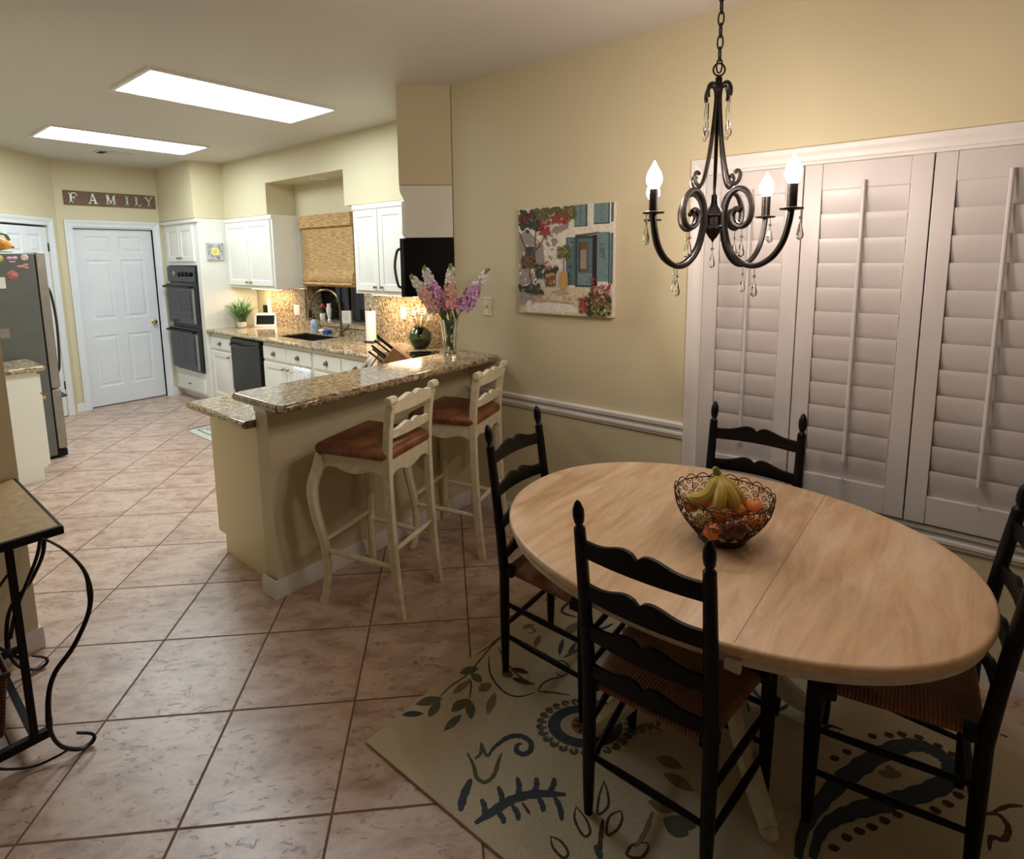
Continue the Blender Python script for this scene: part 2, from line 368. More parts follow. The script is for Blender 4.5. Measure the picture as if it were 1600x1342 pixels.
# ================================================================ SHUTTERS
def shutter(y0,y1,label,first):
    r=thing('plantation_shutter',(XW-.01,(y0+y1)/2,.61),label,'shutter','plantation shutters on the dining window')
    W=y0-y1-.004; h0,h1=0,1.455; st=.068; m=MB(frame((0,W/2,0),-PI/2))
    m.bx(0,st,-.028,0,h0,h1); m.bx(W-st,W,-.028,0,h0,h1); m.bx(st,W-st,-.026,-.002,h1-.108,h1); m.bx(st,W-st,-.026,-.002,h0,h0+.115)
    m.build('frame',SHUT,r,bevel=.0025)
    m=MB(frame((0,W/2,0),-PI/2)); n=12; p=(h1-.108-h0-.115)/n
    for i in range(n):
        z=h0+.115+p*(i+.5); a=math.radians(80); hw=.0565
        pts=[]
        for k in range(12):
            t=2*PI*k/12; u=math.cos(t)*hw; v=math.sin(t)*.005
            pts.append((st+.002,-.012-(u*math.cos(a)-v*math.sin(a)),z+u*math.sin(a)+v*math.cos(a)))
        m.ext(pts,(W-2*st-.004,0,0))
    m.build('louvers',SHUT,r,ang=50)
    m=MB(frame((0,W/2,0),-PI/2)); m.tube([(W/2,-.044,.2),(W/2,-.044,1.375)],.0075,10); 
    for i in range(n): m.bx(W/2-.002,W/2+.002,-.042,-.02,h0+.115+p*(i+.5)-.045,h0+.115+p*(i+.5)-.041)
    m.build('tilt_rod',SHUT,r)
    return r
ys=[-1.035,-1.452,-1.895,-2.34,-2.80]
for i,l in enumerate(['white louvered shutter panel farthest left, behind the chandelier and the fruit bowl','white louvered shutter panel second from the left, behind the window-side chair','white louvered shutter panel third from the left, at the right edge of the view','white louvered shutter panel fourth from the left, right of the view']): shutter(ys[i],ys[i+1],l,i==0)
# ================================================================ CEILING FIXTURES
def fixture(x0,x1,y0,y1,label):
    r=thing('ceiling_light',((x0+x1)/2,(y0+y1)/2,H),label,'light','recessed fluorescent ceiling lights',world=True)
    m=MB(); w=.022; z0,z1=H-.014,H
    m.bx(x0-w,x1+w,y0-w,y0,z0,z1); m.bx(x0-w,x1+w,y1,y1+w,z0,z1); m.bx(x0-w,x0,y0,y1,z0,z1); m.bx(x1,x1+w,y0,y1,z0,z1); m.build('frame',TRIM,r)
    m=MB(); n=8; vs=[];fs=[]
    for i in range(n+1):
        t=i/n; y=y0+(y1-y0)*t; z=H-.004-.0*math.sin(PI*t)
        vs+=[(x0,y,z),(x1,y,z)]
    fs=[(2*i,2*i+1,2*i+3,2*i+2) for i in range(n)]; m.add(vs,fs); m.build('diffuser',PANM,r)
fixture(1.20,2.43,1.70,2.29,'large glowing rectangular ceiling light nearer the dining area')
fixture(1.20,2.43,3.80,4.36,'glowing rectangular ceiling light farther back by the air vent')
r=thing('ceiling_vent',(1.94,4.82,H),'small beige metal air vent in the kitchen ceiling','vent',world=True)
MB().bx(1.79,2.09,4.74,4.90,H-.008,H).build('frame',CEIL,r,bevel=.003)
m=MB(); [m.bx(1.81+.001,1.87,4.755+.018*k,4.763+.018*k,H-.011,H-.008) for k in range(8)]; m.build('dark_opening',BLACK,r)
m=MB(); [m.bx(1.88,2.08,4.755+.018*k,4.764+.018*k,H-.011,H-.008) for k in range(8)]; m.build('louvers',CEIL,r)
r=thing('recessed_light',(3.19,3.09,2.5),'small round recessed light in the soffit over the sink','light',world=True)
MB().lathe([(.085,0),(.085,-.006),(.06,-.006),(.055,0)],(3.19,3.09,2.5),24,cap=False).build('trim_ring',TRIM,r)
MB().lathe([(.055,-.001),(.001,-.002)],(3.19,3.09,2.5),20).build('lens',plain('lens_grey',(225,215,200),.3),r)
# ================================================================ CABINETS
KP=lambda x,y,z:None
def rdoor(T,w,h,root,name='door',mat=WHITE,t=.019,fr=.055):
    m=MB(T); m.rings(0,w,0,h,[(0,0),(0,t-.003),(.003,t),(fr,t),(fr+.006,t-.007),(fr+.014,t-.007),(fr+.036,t-.001)]) if min(w,h)>.2 else m.rings(0,w,0,h,[(0,0),(0,t-.004),(.006,t)])
    return m.build(name,mat,root,ang=20)
def ck(T,u,w,root,mat=NICK,s=.55,out=.02):   # small round knob at local u,w of a door
    M=T@Matrix.Translation((u,-out,w))@Matrix.Rotation(PI/2,4,'X')
    return MB(M).lathe([(.012*s*1.6,0),(.006,.003),(.006,.012),(.013,.016),(.015,.022),(.011,.027),(.001,.029)],n=12).build('knob',mat,root)
def cup(T,u,w,root):
    M=T@Matrix.Translation((u,-.02,w))@Matrix.Rotation(PI/2,4,'X')
    return MB(M).lathe([(.024,0),(.026,.003),(.018,.004),(.016,.002),(.008,.004),(.010,.016),(.018,.02),(.016,.026),(.001,.028)],n=16,cap=True).build('knob',NICK,root)
FX=-PI/2 # for cabinets facing -X: local x runs toward -Y
def T_(x,y,z=0): return frame((x,y,z),FX)
# tall oven cabinet  x 2.68..3.32, y 5.715..4.76
r=thing('oven_cabinet',(3.0,5.24,0),'tall white cabinet built around the double wall oven','cabinet',world=True)
m=MB(); m.bx(2.68,3.325,4.745,4.84,.1,2.172); m.bx(2.68,3.325,5.65,5.725,.1,2.172); m.bx(2.68,3.325,4.84,5.65,.1,.37); m.bx(2.68,3.325,4.84,5.65,1.645,2.172); m.bx(3.25,3.325,4.84,5.65,.37,1.645); m.bx(2.76,3.325,4.75,5.72,0,.1); m.build('body',WHITE,r,bevel=.002)
MB().bx(2.655,2.68,4.735,5.725,2.13,2.172).build('cornice',WHITE,r,bevel=.004)
T=T_(2.68,5.60,1.69); d=rdoor(T,.36,.41,r); ck(T,.33,.04,d)
T=T_(2.68,5.225,1.69); d=rdoor(T,.36,.41,r); ck(T,.03,.04,d)
T=T_(2.68,5.60,.125); d=rdoor(T,.73,.175,r,'drawer'); ck(T,.365,.09,d)
# double oven
r=thing('double_wall_oven',(2.9,5.245,.38),'black double wall oven set in the tall white cabinet','oven',world=True)
MB().bx(2.675,3.2,4.85,5.64,.378,1.638).build('body',DSTEEL,r)
T=T_(2.674,5.64,0)
MB(T).bx(0,.79,-.02,0,1.45,1.635).build('control_panel',BGLASS,r,bevel=.004)
for u in (.36,.46,.56,.66): MB(T@Matrix.Translation((u,-.02,1.54))@Matrix.Rotation(PI/2,4,'X')).lathe([(.026,0),(.024,.02),(.02,.024)],n=16).build('control_knob',BLACK,r)
MB(T@Matrix.Translation((.2,-.02,1.55))@Matrix.Rotation(PI/2,4,'X')).lathe([(.032,0),(.03,.006),(.02,.008)],n=20).build('clock_dial',STAIN,r)
for z0,z1 in ((.955,1.43),(.40,.90)):
    d=MB(T).bx(0,.79,-.045,0,z0,z1).build('oven_door',OVENG,r,bevel=.006)
    MB(T).bx(.09,.68,-.048,-.045,z0+.07,z1-.09).build('door_window',BGLASS,d)
    MB(T).bx(.735,.785,-.048,-.045,z0+.01,z1-.06).build('side_trim',STAIN,d)
    MB(T).tube([(.02,-.045,z1-.03),(.02,-.085,z1-.035),(.77,-.085,z1-.035),(.77,-.045,z1-.03)],.014,8).build('handle',BLACK,d)
# framed tile on the side of the oven cabinet (faces -Y)
r=thing('framed_picture',(2.85,4.745,1.70),'small square grey patterned frame around a yellow card on the oven cabinet side','picture',world=True)
TF=frame((2.755,4.743,1.70),0)
m=MB(TF).rings(0,.19,0,.2,[(0,0),(0,.012),(.006,.016),(.055,.012)]); 
random.seed(2)
for k in range(46):
    a=random.uniform(.01,.18); b=random.uniform(.01,.19)
    if .055<a<.135 and .055<b<.145: continue
    t=random.uniform(0,PI); dx,dz=.011*math.cos(t),.011*math.sin(t); m.tube([(a-dx,-.0165,b-dz),(a+dz*.5,-.0165,b-dx*.5),(a+dx,-.0165,b+dz)],.0022,4,1)
m.build('frame',[plain('grey_pewter',(190,190,192),.5),plain('dark_pewter',(110,110,118),.5)],r)
m=MB(TF).bx(.052,.138,-.0165,-.013,.058,.142); 
for k in range(3): m.bx(.065,.125-.01*k,-.0172,-.0165,.118-.02*k,.122-.02*k,1)
m.build('card',[plain('yellow_card',(236,226,150),.6),plain('card_ink',(150,140,90),.6)],r)
# upper cabinets on kitchen wall
def upper(y0,y1,xf,z0,z1,doors,label):
    r=thing('upper_cabinet',((xf+XK)/2,(y0+y1)/2,z0),label,'cabinet','white upper kitchen cabinets',world=True)
    MB().bx(xf,XK-.003,y1,y0,z0,z1-.002).build('body',WHITE,r,bevel=.002)
    MB().bx(xf-.012,xf,y1,y0,z1-.045,z1-.002).build('cornice',WHITE,r,bevel=.003)
    n=doors; W=(y0-y1-.05)/n
    for i in range(n):
        T=T_(xf,y0-.025-i*W,z0+.03); d=rdoor(T,W-.008,z1-z0-.085,r); ck(T,(W-.05 if i%2==0 else .04),.035,d)
    return r
upper(4.742,3.70,3.0,1.385,2.172,2,'white two-door upper cabinet between the oven cabinet and the bamboo shade')
upper(2.30,1.57,3.0,1.385,2.172,2,'white two-door upper cabinet between the bamboo shade and the microwave')
# cabinet above the microwave on the diagonal wall
TD=frame((2.353+.0,.915,0),PI/4)   # local x along diag front going (+,+), local -y outward? outward is (-1,+1)
r=thing('upper_cabinet',(2.6,1.2,1.83),'white cabinet hanging directly above the black microwave','cabinet','white upper kitchen cabinets',world=True)
def dg(a,b,z): return (XW+.0+a*s2-b*s2, .66+a*s2+b*s2, z)   # a along the diagonal wall, b out from it
def dgbox(m,a0,a1,b0,b1,z0,z1,mi=0):
    P=[dg(a0,b0,z0),dg(a1,b0,z0),dg(a1,b1,z0),dg(a0,b1,z0)]; return m.ext(P,(0,0,z1-z0),mi)
dgbox(MB(),.006,.90,.004,.325,1.832,2.172).build('body',WHITE,r,bevel=.002)
m=MB(); P=[(.325,2.172),(.35,2.172),(.352,2.15),(.345,2.12),(.33,2.09),(.325,2.08)]; A=[dg(.006,b,z) for b,z in P]; B=[dg(.90,b,z) for b,z in P]; n=len(P)
m.add(A+B,[tuple(range(n)),tuple(range(n,2*n))]+[(i,(i+1)%n,n+(i+1)%n,n+i) for i in range(n)]); m.build('cornice',WHITE,r)
TDD=frame(dg(.88,.325,1.85),-3*PI/4)
for i in range(2):
    T=TDD@Matrix.Translation((.43*i,0,0)); d=rdoor(T,.42,.22,r); ck(T,.38 if i==0 else .04,.035,d)
# microwave
r=thing('microwave',(2.75,1.1,1.435),'black over-the-range microwave under the corner cabinet','microwave',world=True)
dgbox(MB(),.012,.775,.004,.335,1.437,1.828).build('body',plain('microwave_black',(4,4,4),.5,var=.1,spec=.15),r,bevel=.003)
d=dgbox(MB(),.012,.60,.336,.362,1.437,1.828).build('door',DSTEEL,r,bevel=.003)
dgbox(MB(),.07,.54,.362,.364,1.50,1.77).build('door_window',BGLASS,d)
dgbox(MB(),.604,.775,.336,.362,1.437,1.828).build('control_panel',BGLASS,r,bevel=.003)
m=MB(); m.tube(smoothpath([dg(.045,.362,1.76),dg(.045,.385,1.74),dg(.045,.402,1.64),dg(.045,.385,1.52),dg(.045,.362,1.50)]),.009,8); m.build('handle',DSTEEL,d)
# base cabinets
def base(y0,y1,label,dr,right_first=False):
    r=thing('base_cabinet',(3.0,(y0+y1)/2,0),label,'cabinet','white base kitchen cabinets',world=True)
    m=MB().bx(2.80,XK-.003,y1+.001,y0-.001,0,.1)
    if 'sink base' in label: m.bx(2.73,2.84,y1+.001,y0-.001,.1,.867).bx(2.84,XK-.003,y1+.001,y0-.001,.1,.68)
    else: m.bx(2.73,XK-.003,y1+.001,y0-.001,.1,.867)
    m.build('body',WHITE,r,bevel=.002)
    W=(y0-y1-.03)/dr; ds=[]
    for i in range(dr):
        T=T_(2.73,y0-.015-i*W-.004,.695); d=rdoor(T,W-.012,.135,r,'drawer'); cup(T,W/2-.006,.066,d)
        T=T_(2.73,y0-.015-i*W-.004,.125); d=rdoor(T,W-.012,.54,r); ck(T,(W-.045 if i%2==0 else .035),.50,d); ds.append(d)
    return r
base(4.74,4.222,'narrow white base cabinet between oven cabinet and dishwasher',1)
base(3.545,2.635,'white sink base cabinet with two doors beside the dishwasher',2)
base(2.63,1.73,'white base cabinet right of the sink, partly hidden by the raised bar',2)
r=thing('base_cabinet',(2.7,1.2,0),'white corner base cabinet under the cooktop, hidden behind the bar','cabinet','white base kitchen cabinets',world=True)
MB().prism([(2.735,1.725),(2.32,1.285),(2.32,.662),(2.585,.662),(3.30,1.39),(3.32,1.39),(3.32,1.725)],.1,.867).build('body',WHITE,r)
r=thing('base_cabinet',(1.8,1.0,0),'painted end panel cabinet closing the near end of the peninsula','cabinet','white base kitchen cabinets',world=True)
pc=plain('end_panel_paint',(222,210,172),.45,var=.01,sc=4)
MB().bx(1.205,2.315,.662,1.28,.1,.867).bx(1.205,2.315,.662,1.215,0,.1).build('body',pc,r,bevel=.002)
MB().bx(1.198,1.205,.662,1.30,.11,.866).bx(1.198,1.205,.662,1.215,0,.11).build('end_panel',pc,r)
for i in range(2):
    T=frame((2.29-.54*i,1.28,0),PI)@Matrix.Translation((0,0,.125)); d=rdoor(T,.52,.54,r,'door'); ck(T,.04 if i else .48,.5,d)
    T=frame((2.29-.54*i,1.28,0),PI)@Matrix.Translation((0,0,.695)); d=rdoor(T,.52,.135,r,'drawer'); cup(T,.26,.066,d)
# dishwasher
r=thing('dishwasher',(3.0,3.88,0),'black dishwasher under the granite counter','dishwasher',world=True)
MB().bx(2.75,3.3,3.55,4.217,.1,.865).build('body',BLACK,r)
MB().bx(2.70,2.75,3.585,4.205,.27,.855).build('door',DWM,r,bevel=.006)
MB().bx(2.715,2.75,3.555,3.585,.27,.855).build('side_strip',BLACK,r)
MB().bx(2.715,2.75,3.56,4.205,.105,.265).build('kick_panel',BLACK,r)
MB().tube(smoothpath([(2.70,4.18,.80),(2.66,4.12,.79),(2.65,3.88,.775),(2.66,3.66,.79),(2.70,3.61,.80)]),.012,8).build('handle',DSTEEL,r)
# ---------------- granite tops
r=thing('granite_countertop',(3.0,3.2,.87),'speckled brown and cream granite kitchen counter running under the window to the peninsula','countertop',world=True)
m=MB(); z0,z1=.87,.91; SY0,SY1,SX0,SX1=2.86,3.50,2.87,3.21
m.bx(2.70,XK-.001,SY1,4.743,z0,z1); m.bx(2.70,SX0,SY0,SY1,z0,z1); m.bx(SX1,XK-.001,SY0,SY1,z0,z1); m.bx(2.70,XK-.001,1.74,SY0,z0,z1)
m.prism([(2.70,1.74),(2.28,1.31),(2.28,.662),(2.597,.662),(3.329,1.394),(3.329,1.74)],z0,z1); m.bx(1.10,2.28,.662,1.31,z0,z1)
m.build('slab',GRAN,r,ang=30)
m=MB(); m.tube([(2.70,4.742,.89),(2.70,1.745,.89)],.02,12); m.tube([(2.705,1.745,.89),(2.28,1.31,.89),(1.10,1.31,.89)],.02,12); m.tube([(1.10,1.31,.89),(1.10,.664,.89)],.02,12); m.ball((1.10,1.31,.89),.02)
m.build('bullnose_edge',GRAN,r)
r=thing('bar_countertop',(1.8,.45,1.03),'raised speckled granite bar top on the peninsula half wall','countertop',world=True)
m=MB(); m.prism([(1.05,.25),(1.07,.235),(XW-.03,.29),(XW-.003,.31),(XW-.003,.64),(1.06,.64),(1.05,.63)],1.031,1.071); m.build('slab',GRAN,r)
m=MB(); m.tube([(1.05,.63,1.051),(1.05,.25,1.051)],.02,12); m.tube([(1.05,.25,1.051),(1.057,.24,1.051),(1.07,.235,1.051),(XW-.03,.29,1.051),(XW-.003,.31,1.051)],.02,12); m.tube([(1.06,.64,1.051),(XW-.003,.64,1.051)],.02,12); m.ball((1.05,.635,1.051),.02)
m.build('bullnose_edge',GRAN,r)
m=MB(); m.bx(XK-.018,XK-.0,3.64,4.40,.91,1.384); m.bx(XK-.018,XK-.0,2.60,3.64,.91,1.0); m.bx(XK-.018,XK-.0,1.39,2.60,.91,1.384); 
dgbox(m,.0,1.03,0,.012,.91,1.44)
struct('wall_backsplash',m,GRAN)
m=MB(); m.bx(XK-.03,XK+.17,2.6,3.64,.992,1.03); m.bx(XK-.018,XK+.17,3.628,3.66,1.03,1.40); m.bx(XK,XK+.17,2.60,2.605,1.03,1.40); struct('trim_4',m,GRAN)
# sink
r=thing('kitchen_sink',(3.04,3.18,.7),'dark undermount kitchen sink set in the granite counter','sink',world=True)
m=MB(); a,b,c,d_=SX0+.002,SX1-.002,SY0+.002,SY1-.002; zt,zb=.90,.70
m.add([(a,c,zt),(b,c,zt),(b,d_,zt),(a,d_,zt),(a+.01,c+.01,zb),(b-.01,c+.01,zb),(b-.01,d_-.01,zb),(a+.01,d_-.01,zb)],[(4,5,6,7),(0,4,7,3),(1,2,6,5),(0,1,5,4),(3,7,6,2)])
m.build('basin',plain('dark_bronze_sink',(52,44,38),.3,.5),r)
MB().lathe([(.045,0),(.045,.003),(.02,.004)],(3.04,3.18,.70),20).build('drain',STAIN,r)
r=thing('kitchen_faucet',(3.26,2.93,.91),'tall bronze gooseneck faucet arching over the sink','faucet',world=True)
MB().lathe([(.03,0),(.03,.008),(.018,.015),(.016,.05),(.013,.06)],(3.255,2.93,.911),18).build('base',BRONZE,r)
MB().tube(smoothpath([(3.255,2.93,.96),(3.255,2.93,1.15),(3.25,2.95,1.29),(3.22,3.02,1.37),(3.17,3.11,1.38),(3.13,3.19,1.33),(3.11,3.23,1.25),(3.105,3.245,1.17)],6),.0125,10).build('spout',BRONZE,r)
MB().lathe([(.014,0),(.018,-.02),(.018,-.07),(.014,-.08)],(3.105,3.245,1.175),14).build('spray_head',IRON,r)
MB().tube([(3.255,2.90,.96),(3.25,2.83,.99),(3.245,2.79,1.03)],[.009,.007,.009],8).ball((3.245,2.785,1.035),.014).build('handle',BRONZE,r)
# bamboo shade
r=thing('bamboo_shade',(XK-.02,3.175,1.43),'woven bamboo roman shade with valance over the sink window','window shade',world=True)
MB().bx(XK-.06,XK-.002,2.72,3.645,2.03,2.158).build('valance',BAMB,r,bevel=.003)
m=MB(); vs=[];P=[(XK-.03,2.05),(XK-.03,1.6),(XK-.035,1.56),(XK-.055,1.53),(XK-.06,1.48),(XK-.045,1.455),(XK-.065,1.45),(XK-.07,1.435),(XK-.03,1.41),(XK-.02,1.43),(XK-.022,2.05)]
m.ext([(x,2.725,z) for x,z in P],(0,.895,0)); m.build('woven_panel',BAMB,r,ang=60)
# ---------------- counter & sill items
def leafblade(m,base,az,L,w,droop,mi=0,lift=1.0,n=5):
    vs=[];d=Vector((math.cos(az),math.sin(az),0)); sd=Vector((-d.y,d.x,0))
    for i in range(n+1):
        t=i/n; p=Vector(base)+d*(L*(.25*t+.75*t*t)*droop)+Vector((0,0,L*lift*(t-.55*droop*t*t*t)))
        ww=w*(math.sin(PI*min(1,t*.9+.1)))*.5
        vs+=[tuple(p-sd*ww),tuple(p+sd*ww)]
    m.add(vs,[(2*i,2*i+1,2*i+3,2*i+2) for i in range(n)],mi)
LEAF=plain('leaf_green',(66,110,52),.5,var=.3,sc=14); LEAFP=plain('grass_green',(104,142,92),.55,var=.35,sc=9)
r=thing('potted_grass_plant',(3.02,4.56,.91),'bushy green grass plant on the counter beside the oven cabinet','plant')
MB().lathe([(.04,0),(.05,.01),(.055,.07),(.05,.07),(.045,.065)],n=20).build('pot',plain('pot_white',(225,220,205),.4),r)
m=MB(); random.seed(7)
for k in range(210): 
    a=random.uniform(0,2*PI); leafblade(m,(random.gauss(0,.02),random.gauss(0,.02),.06),a,random.uniform(.26,.44),.012,random.uniform(.3,1.0),0,random.uniform(.6,1.05))
m.build('foliage',LEAFP,r,smooth=False)
r=thing('digital_photo_frame',(3.22,4.40,.91),'white framed digital screen standing on the counter beside the plant','photo frame',rz=math.radians(-52))
TT=Matrix.Rotation(math.radians(-12),4,'X')
MB(TT).rings(-.135,.135,0,.165,[(0,-.014),(0,0),(.004,.004),(.03,.002)]).build('frame',PLAS,r)
MB(TT).bx(-.108,.108,-.004,-.0025,.028,.137).build('screen',BGLASS,r)
MB(TT).bx(-.02,.02,.014,.02,0.02,.12).build('stand',BLACK,r)
def plate(T,label,w=.075,h=.118,kind='outlet',name='wall_outlet',grp=None):
    r=thing(name,tuple(T.translation),label,kind,grp,world=True)
    MB(T).rings(-w/2,w/2,-h/2,h/2,[(0,0),(0,.003),(.005,.006)]).build('cover_plate',PLAS,r)
    for s in (-1,1): 
        q=MB(T).bx(-.016,.016,-.008,-.006,s*.028-.013,s*.028+.013).build('socket',plain('socket_cream',(222,218,205),.4),r)
    return r
plate(T_(XK-.018,3.84,1.13),'white double outlet on the backsplash left of the sink window',.115)
plate(T_(XK-.018,2.02,1.19),'white outlet plate on the backsplash behind the knife block',.075)
plate(T_(XK-.018,1.66,1.2),'white outlet plate on the backsplash behind the green glass globe',.075)
r=thing('wall_phone_jack',(XW,.37,1.38),'cream blank wall plate with round jack on the dining wall by the bar','wall plate',world=True)
T=T_(XW,.37,1.38); MB(T).rings(-.037,.037,-.06,.06,[(0,0),(0,.004),(.004,.007)]).build('cover_plate',plain('cream_plate',(226,214,178),.4),r)
MB(T@Matrix.Translation((0,-.007,0))@Matrix.Rotation(PI/2,4,'X')).lathe([(.011,0),(.010,.003),(.004,.003),(.003,0)],n=16).build('jack',plain('jack_grey',(170,160,140),.4),r)
r=thing('wall_mounted_phone',(XK-.02,4.49,1.12),'small dark handset with white base on the backsplash behind the plant','phone',world=True)
MB(T_(XK-.018,4.44,1.06)).bx(0,.05,-.03,0,0,.16).bx(.03,.05,-.03,-.01,-.08,.0).build('base',PLAS,r,bevel=.004)
MB(T_(XK-.018,4.53,1.07)).bx(0,.085,-.04,0,0,.09).build('handset',BLACK,r,bevel=.006)
# soap bottle
def bottle(loc,label,name,prof,mat,extra=None,cat='bottle'):
    r=thing(name,loc,label,cat); MB().lathe(prof,n=20).build('body',mat,r)
    if extra: extra(r)
    return r
BLUEL=plain('pale_blue_label',(176,200,222),.4,var=.05)
def pump(r):
    MB().lathe([(.014,.148),(.014,.165),(.005,.168),(.005,.19)],n=12).tube([(0,0,.19),(0,0,.2),(-.035,.01,.198)],.006,8).build('pump',IRON,r)
    m=MB(); P=smoothpath([(-.014,-.0325,.075),(-.008,-.034,.062),(0,-.0345,.058),(.008,-.034,.062),(.014,-.0325,.075)],3); m.tube(P,.0018,4); m.tube([(0,-.0345,.058),(0,-.0345,.1)],.0018,4); m.tube([(-.007,-.034,.09),(.007,-.034,.09)],.0018,4)
    m.build('anchor_mark',plain('label_blue',(90,120,160),.5),r)
b_=bottle((3.255,3.42,.91),'pale blue and white pump soap bottle beside the sink','soap_bottle',[(.032,0),(.034,.006),(.034,.12),(.026,.138),(.012,.146),(.012,.15)],BLUEL,pump)
b_.rotation_euler=(0,0,math.radians(-55))
r=thing('dish_sponge',(3.27,3.20,.91),'bright blue scrub sponge behind the sink','sponge',rz=.4); MB().bx(-.05,.05,-.03,.03,0,.028).build('sponge',plain('sponge_blue',(40,90,190),.9,bump=.5),r,bevel=.006); MB().bx(-.05,.05,-.03,.03,.028,.036).build('scrub_layer',plain('scrub_blue',(30,60,140),.95),r)
r=thing('sponge_dish',(3.265,3.30,.91),'small white dish between soap bottle and blue sponge','dish'); MB().lathe([(.02,0),(.035,.03),(.03,.04),(.02,.045),(.001,.05)],n=16).build('dish',PORC,r)
r=thing('flower_cup',(3.40,3.47,1.03),'small white cup with a red flower on the window sill','planter'); MB().lathe([(.024,0),(.03,.01),(.034,.075),(.03,.075),(.028,.07)],n=18).build('cup',PORC,r)
m=MB(); random.seed(5)
for k in range(14): leafblade(m,(0,0,.06),random.uniform(0,6.3),random.uniform(.06,.1),.02,.5)
m.build('leaves',LEAF,r,smooth=False); m=MB(); [m.ball((random.gauss(0,.012)+.0,random.gauss(0,.012)-.01,.15+random.gauss(0,.008)),.013,8) for k in range(7)]; m.build('bloom',plain('red_bloom',(196,60,72),.6,var=.2),r)
r=thing('sill_vase',(3.41,3.36,1.03),'slim white vase on the window sill','vase'); MB().lathe([(.02,0),(.022,.005),(.014,.02),(.026,.07),(.03,.12),(.02,.165),(.026,.185),(.022,.185),(.015,.165)],n=20).build('body',PORC,r)
m=MB(); m.tube(smoothpath([(0,-.026,.07),(.012,-.028,.1),(0,-.026,.13)]),.0015,4); [leafblade(m,(0,-.027,.08+.02*k),3*k,.02,.008,.3) for k in range(3)]; m.build('painted_sprig',LEAF,r,smooth=False)
r=thing('sign_block',(3.40,3.03,1.03),'small square white sign block with pale blue script on the window sill','sign',rz=math.radians(-60))
MB().bx(-.055,.055,-.02,.02,0,.125).build('block',PORC,r,bevel=.002)
m=MB(); random.seed(8)
for row in range(4):
    x=-.035; P=[]
    while x<.035: P.append((x,-.0215,.1-.022*row+random.uniform(-.006,.006))); x+=.007
    m.tube(P,.0014,4)
m.build('script_lines',plain('script_blue',(150,190,205),.5),r)
r=thing('paper_towel_holder',(3.17,2.33,.91),'tall white paper towel roll on an upright black holder','paper towel')
MB().lathe([(.075,0),(.075,.008),(.02,.012),(.008,.014),(.008,.315),(.004,.318)],n=24).build('base',IRON,r)
MB().ball((0,0,.335),(.013,.013,.02)).build('finial',NICK,r)
MB().lathe([(.02,.014),(.048,.014),(.048,.294),(.02,.294)],n=28).build('paper_roll',plain('paper_towel',(240,240,238),.9,var=.02,bump=.2),r)
# knife block
r=thing('knife_block',(2.29,.93,.91),'wooden knife block full of black-handled knives behind the bar','knife block',rz=math.radians(133))
P=[(-.10,0),(.11,0),(.03,.215),(-.085,.12)]
MB().ext([(x,-.055,z) for x,z in [(-.11,0),(.09,0),(.115,.06),(.01,.2),(-.115,.10)]],(0,.11,0)).build('block',BLOCKW,r,bevel=.004)
dirv=Vector((.55,0,.84)); random.seed(3)
kk=0
for (x,z,y,L) in ((.016,.192,.022,.15),(.040,.165,.022,.14),(.064,.133,.022,.135),(.090,.096,.022,.13),(.028,.178,-.025,.14),(.078,.113,-.025,.12)):
    b=Vector((x-.01,y,z-.01)); dv=Vector((.76,0,.65))
    MB().tube([b,b+dv*.02,b+dv*(L*.6),b+dv*L],[.009,.0125,.011,.0135],8,fy=.6).build('knife_handle',BLACK,r)
# green glass globe arrangement
r=thing('glass_globe_vase',(3.18,1.66,.91),'dark green glass globe holding white flowers, behind the knife block','vase')
MB().lathe([(.05,0),(.085,.03),(.105,.08),(.10,.13),(.07,.17),(.05,.185),(.046,.185),(.064,.168),(.094,.13),(.099,.08),(.08,.034),(.045,.008)],n=28,cap=False).build('globe',glassm('smoky_green_glass',(150,168,150),.02),r)
MB().lathe([(.045,.009),(.075,.035),(.085,.07),(.001,.075)],n=20).build('pebbles',plain('dark_pebbles',(36,44,36),.4,var=.4,sc=90),r)
m=MB(); random.seed(12); fl=MB()
for k in range(7):
    a=k*.9; q=(.07*math.cos(a),.07*math.sin(a),.30+.03*math.sin(k*2.1)); m.tube(smoothpath([(0,0,.07),(q[0]*.3,q[1]*.3,.18),q],4),.003,6)
    for j in range(9): fl.ball((q[0]+random.gauss(0,.018),q[1]+random.gauss(0,.018),q[2]+random.gauss(0,.014)),(.014,.014,.008),8)
m.build('stems',BRASS,r); fl.build('blossoms',plain('white_petal',(244,240,228),.6),r)
m=MB(); [leafblade(m,(0,0,.09),random.uniform(0,6.3),.16,.03,.5) for k in range(14)]; m.build('leaves',plain('deep_leaf',(34,60,38),.4),r,smooth=False)
# cooktop
r=thing('cooktop',(2.9,1.25,.91),'black glass cooktop on the corner counter below the microwave','cooktop',world=True)
dgbox(MB(),.14,.90,.13,.62,.911,.918).build('glass_top',BGLASS,r,bevel=.002)
dgbox(MB(),.14,.90,.62,.66,.911,.928).build('front_lip',BGLASS,r,bevel=.003)
for a,b in ((.34,.26),(.34,.48),(.70,.26),(.70,.48)):
    p=dg(a,b,.9182); MB().lathe([(.085,0),(.085,.0006),(.08,.0006),(.08,0)],p,28,cap=False).build('burner_ring',DSTEEL,r)
